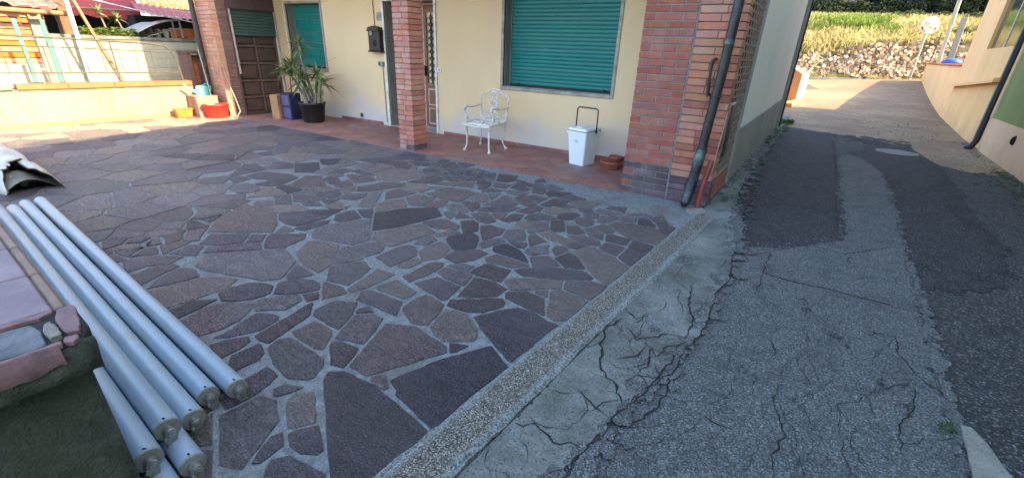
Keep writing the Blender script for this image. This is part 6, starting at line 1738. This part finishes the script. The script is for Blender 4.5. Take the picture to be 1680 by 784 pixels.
o = MB().mat('bark').tube([(2.55, 25.75, .9), (2.58, 25.75, 2.75)], .025, 6).build('fence_stake'); o['label'] = 'thin dark stake left of the utility pole'; o['category'] = 'stake'
MB().mat('turq').bbox(2.62, 3.1, 25.72, 25.76, 2.0, 2.07, .004).build('rail', o); MB().mat('turq').bbox(2.60, 3.06, 25.72, 25.76, 1.62, 1.69, .004).build('rail', o)

def slw(P): return [(x, y+slant(x), z) for x, y, z in P]
# ------------------------------------------------------------------ stone retaining wall
swl = thing('stone_wall', 'rough dry stone retaining wall at the top of the lane', 'stone wall')
WYY = 26.5
def wtop(x): return interp(x, [(-14, 1.6), (-3, 1.45), (-1.6, 1.75), (-.6, 1.85), (.3, 2.25), (2.6, 2.4), (14, 2.4)])
def wbase(x): return interp(x, [(-3, .70), (2.5, .98)])
MB().mat('soil').add(slw([(x, WYY+.03, wtop(x)-.05) for x in range(-14, 15)]+[(x, WYY-.01, .2) for x in range(-14, 15)]), [(i, i+1, 30+i, 29+i) for i in range(28)]).build('earth_core', swl)
sd_ = []
for _ in range(9000):
    x = rr(-2.6, 3.4); z = rr(.6, 2.45)
    if z > wtop(x) or z < wbase(x)-.05: continue
    s_ = rr(.085, .2)
    if any(((x-a)*.72)**2+((z-b)*1.35)**2 < s_*s_ for a, b in sd_): continue
    sd_.append((x, z))
restw = MB().mat('rubble')
def wstone(P, mb):
    n = len(P); cx = sum(p[0] for p in P)/n; cz = sum(p[1] for p in P)/n; d1_, d2_ = rr(.04, .09), rr(.07, .15)
    Q = rough_poly(inset(P, rr(.002, .009)), .06, .008); Q2 = [(cx+(p[0]-cx)*.72+rr(-.01, .01), cz+(p[1]-cz)*.72+rr(-.01, .01)) for p in Q]
    vs = [(x, WYY+.06, z) for x, z in Q]+[(x, WYY-d1_*.6, z) for x, z in Q]+[(x, WYY-d2_, z) for x, z in Q2]
    mb.add(slw(vs), [(i, (i+1) % n, n+(i+1) % n, n+i) for i in range(n)]+[(n+i, n+(i+1) % n, 2*n+(i+1) % n, 2*n+i) for i in range(n)]+[tuple(range(2*n, 3*n))])
def wcells(seeds, r):
    out = []
    for i, (x, z) in enumerate(seeds):
        P = [(x-.22, z-.16), (x+.22, z-.16), (x+.22, z+.16), (x-.22, z+.16)]
        for j, (a, b) in enumerate(seeds):
            if i == j or abs(a-x) > .5 or abs(b-z) > .4: continue
            P = clip(P, a-x, b-z, ((a-x)*(a+x)+(b-z)*(b+z))/2)
            if len(P) < 3: break
        if len(P) >= 3 and area(P) > .002: out.append(P)
    return out
wc_ = sorted(wcells(sd_, .3), key=lambda P: -area(P))
for i, P in enumerate(wc_):
    if i < 300: m_ = MB().mat('rubble'); wstone(P, m_); m_.build('stone', swl)
    else: wstone(P, restw)
sd2 = [(x+rr(-.08, .08), z+rr(-.05, .05)) for x in [q*.3 for q in list(range(-46, -9))+list(range(12, 46))] for z in [.6+.2*k for k in range(9)] if z < wtop(x)]
for P in wcells(sd2, .3): wstone(P, restw)
restw.build('stones_beyond', swl, kind='stuff')
kc = MB().mat('concrete').bbox(-14, 14, 26.12, 26.3, .3, .86, .02, fn=lambda x, y, z: (x, y+slant(x), z+.02*(x+1.8))).build('lane_end_kerb', kind='structure')

# ------------------------------------------------------------------ grass slope
def hz(x, y): return soil_z(x, y)
def blades(mb, n, xr, yr, h, w_, dens=None):
    c = 0
    while c < n:
        x, y = rr(*xr), rr(*yr)
        if dens and rr(0, 1) > dens(x, y): continue
        c += 1; y += slant(x); z = max(hz(x, y)-.05, wtop(x)-.15); a = rr(0, 6.283); l = h*rr(.5, 1.3); ln = l*rr(.15, .7); b = rr(0, 6.283)
        px, py = math.cos(a)*w_, math.sin(a)*w_
        mx, my = math.cos(b)*ln, math.sin(b)*ln
        mb.v += [(x-px, y-py, z), (x+px, y+py, z), (x+mx*.4+px*.6, y+my*.4+py*.6, z+l*.65), (x+mx, y+my, z+l*.95)]
        o = len(mb.v)-4; mb.f += [(o, o+1, o+2), (o, o+2, o+3)]; mb.m += [mb.cur]*2; mb.sm += [False]*2
gr = MB().mat('straw')
nz = lambda x, y: mn.noise(Vector((x*.9, y*.7, 0)))
blades(gr, 42000, (-6, 7), (26.55, 34.5), .42, .013)
blades(gr, 9000, (-16, 16), (26.6, 38), .45, .03)
gr.build('dry_grass', kind='stuff')
gg = MB().mat('grass')
blades(gg, 11000, (-3, 1.2), (29.2, 33), .50, .016, lambda x, y: 1 if (x+.4)**2/1.1+(y-31)**2/1.6 < 1 else (.25 if nz(x, y) > .1 else .02))
blades(gg, 7000, (-6, 7), (26.6, 34), .34, .014, lambda x, y: 1 if nz(x+9, y) > .18 else .0)
gg.build('green_grass', kind='stuff')
ft = MB().mat('straw')
for _ in range(2600):
    x, y = rr(-2, 3), rr(26.3, 26.45); zb = .82; a = rr(0, 6.28); l = rr(.08, .28)*(1 if mn.noise(Vector((x*1.4, 0, 9))) > -.05 else .25); ft.add(slw([(x-.012, y, zb), (x+.012, y, zb), (x+.06*math.cos(a), y+.05*math.sin(a), zb+l)]), [(0, 1, 2)])
ft.build('wall_foot_grass', kind='stuff')

# ------------------------------------------------------------------ trees behind the slope
def leafcloud(mb, c, R3, n, s):
    for _ in range(n):
        u = Vector((random.gauss(0, 1), random.gauss(0, 1), random.gauss(0, 1))).normalized()*rr(.55, 1.0)
        p = Vector((c[0]+u.x*R3[0], c[1]+u.y*R3[1], c[2]+u.z*R3[2])); a = Vector((rr(-1, 1), rr(-1, 1), rr(-1, 1))).normalized(); b = a.cross(Vector((rr(-1, 1), rr(-1, 1), rr(-1, 1)))).normalized(); q = s*rr(.6, 1.4)
        mb.v += [tuple(p-a*q), tuple(p+b*q*.6), tuple(p+a*q), tuple(p-b*q*.6)]; o = len(mb.v)-4; mb.f.append((o, o+1, o+2, o+3)); mb.m.append(mb.cur); mb.sm.append(False)
def tree(label, x, y, h, r, mat, n=10, lean=0, s=.085, low=.3, leaves=420):
    z0 = hz(x, y)-.2; t = thing('tree', label, 'tree', 'trees above the grassy bank')
    MB().mat('bark_grey').tube([(x, y, z0), (x+lean*.3, y, z0+h*.35), (x+lean, y, z0+h*.8)], [.16, .12, .06], 9).build('trunk', t)
    cr = MB().mat(mat)
    for k in range(n):
        a = rr(0, 6.28); q = rr(.1, .75)*r; zc = z0+h*rr(low, 1); c = (x+lean+q*math.cos(a), y+q*math.sin(a), zc); rr_ = r*rr(.28, .5)
        leafcloud(cr, c, (rr_, rr_, rr_*.75), leaves, s)
    cr.build('crown', t)
    lm = MB().mat('bark_grey')
    for k in range(5): a = rr(0, 6.28); lm.tube([(x+lean*.5, y, z0+h*.5), (x+lean+r*.5*math.cos(a), y+r*.5*math.sin(a), z0+h*rr(.6, .95))], [.05, .02], 5)
    lm.build('limbs', t)
tree('dark bushy tree at the left end of the bank behind the house corner', -4.6, 36.5, 4.6, 2.3, 'fol_a', 12, 0, .09, .12)
tree('dark tree with a slim pale trunk behind the green grass clump', -2.6, 35.6, 4.6, 1.9, 'fol_a', 12, .1, .085, .15)
tree('dense dark tree filling the middle of the bank top', -.3, 36.6, 4.8, 2.2, 'fol_a', 13, 0, .09, .1)
tree('dark tree with light green lower twigs left of the traffic mirror', 1.6, 35.4, 4.4, 1.7, 'fol_b', 11, -.1, .08, .12)
tree('dark tree straight behind the traffic mirror', 3.3, 36.6, 5, 2.1, 'fol_a', 12, 0, .09, .1)
tree('dark rounded tree behind the utility pole', 5.2, 35.6, 4.6, 1.8, 'fol_a', 12, 0, .085, .1)
tree('dark tree beyond the ochre house roof', 8.5, 37, 5, 2.4, 'fol_a', 10, 0, .1, .1)
tree('dark tree farthest left on the bank', -8.6, 37, 5, 2.5, 'fol_a', 10, 0, .1, .1)
sb = MB().mat('fol_a')
for k in range(34):
    x = rr(-5, 8); y = 34.6+slant(x)*.6+rr(-.3, .6); r = rr(.5, .8); leafcloud(sb, (x, y, hz(x, y)+rr(.1, .8)), (r, r*.7, r*.7), 420, .07)
sb.mat('fol_b')
for x, y, r in ((-3.6, 33.0, .5), (-1.9, 33.9, .55), (.3, 34.1, .6), (1.3, 33.2, .5), (2.0, 33.9, .6), (3.2, 34.0, .5), (4.4, 33.6, .6), (3.6, 29.5, .45), (4.6, 30.5, .5)):
    leafcloud(sb, (x, y, hz(x, y)+.25), (r, r*.6, r*.6), 420, .06)
sb.build('scrub', kind='stuff')
hd_ = MB().mat('fol_a')
for k in range(60):
    x = rr(-16, 18); y = rr(38, 41); leafcloud(hd_, (x, y, hz(x, y)+rr(.5, 4.5)), (1.2, .8, 1.0), 260, .13)
hd_.build('distant_wood', kind='stuff')
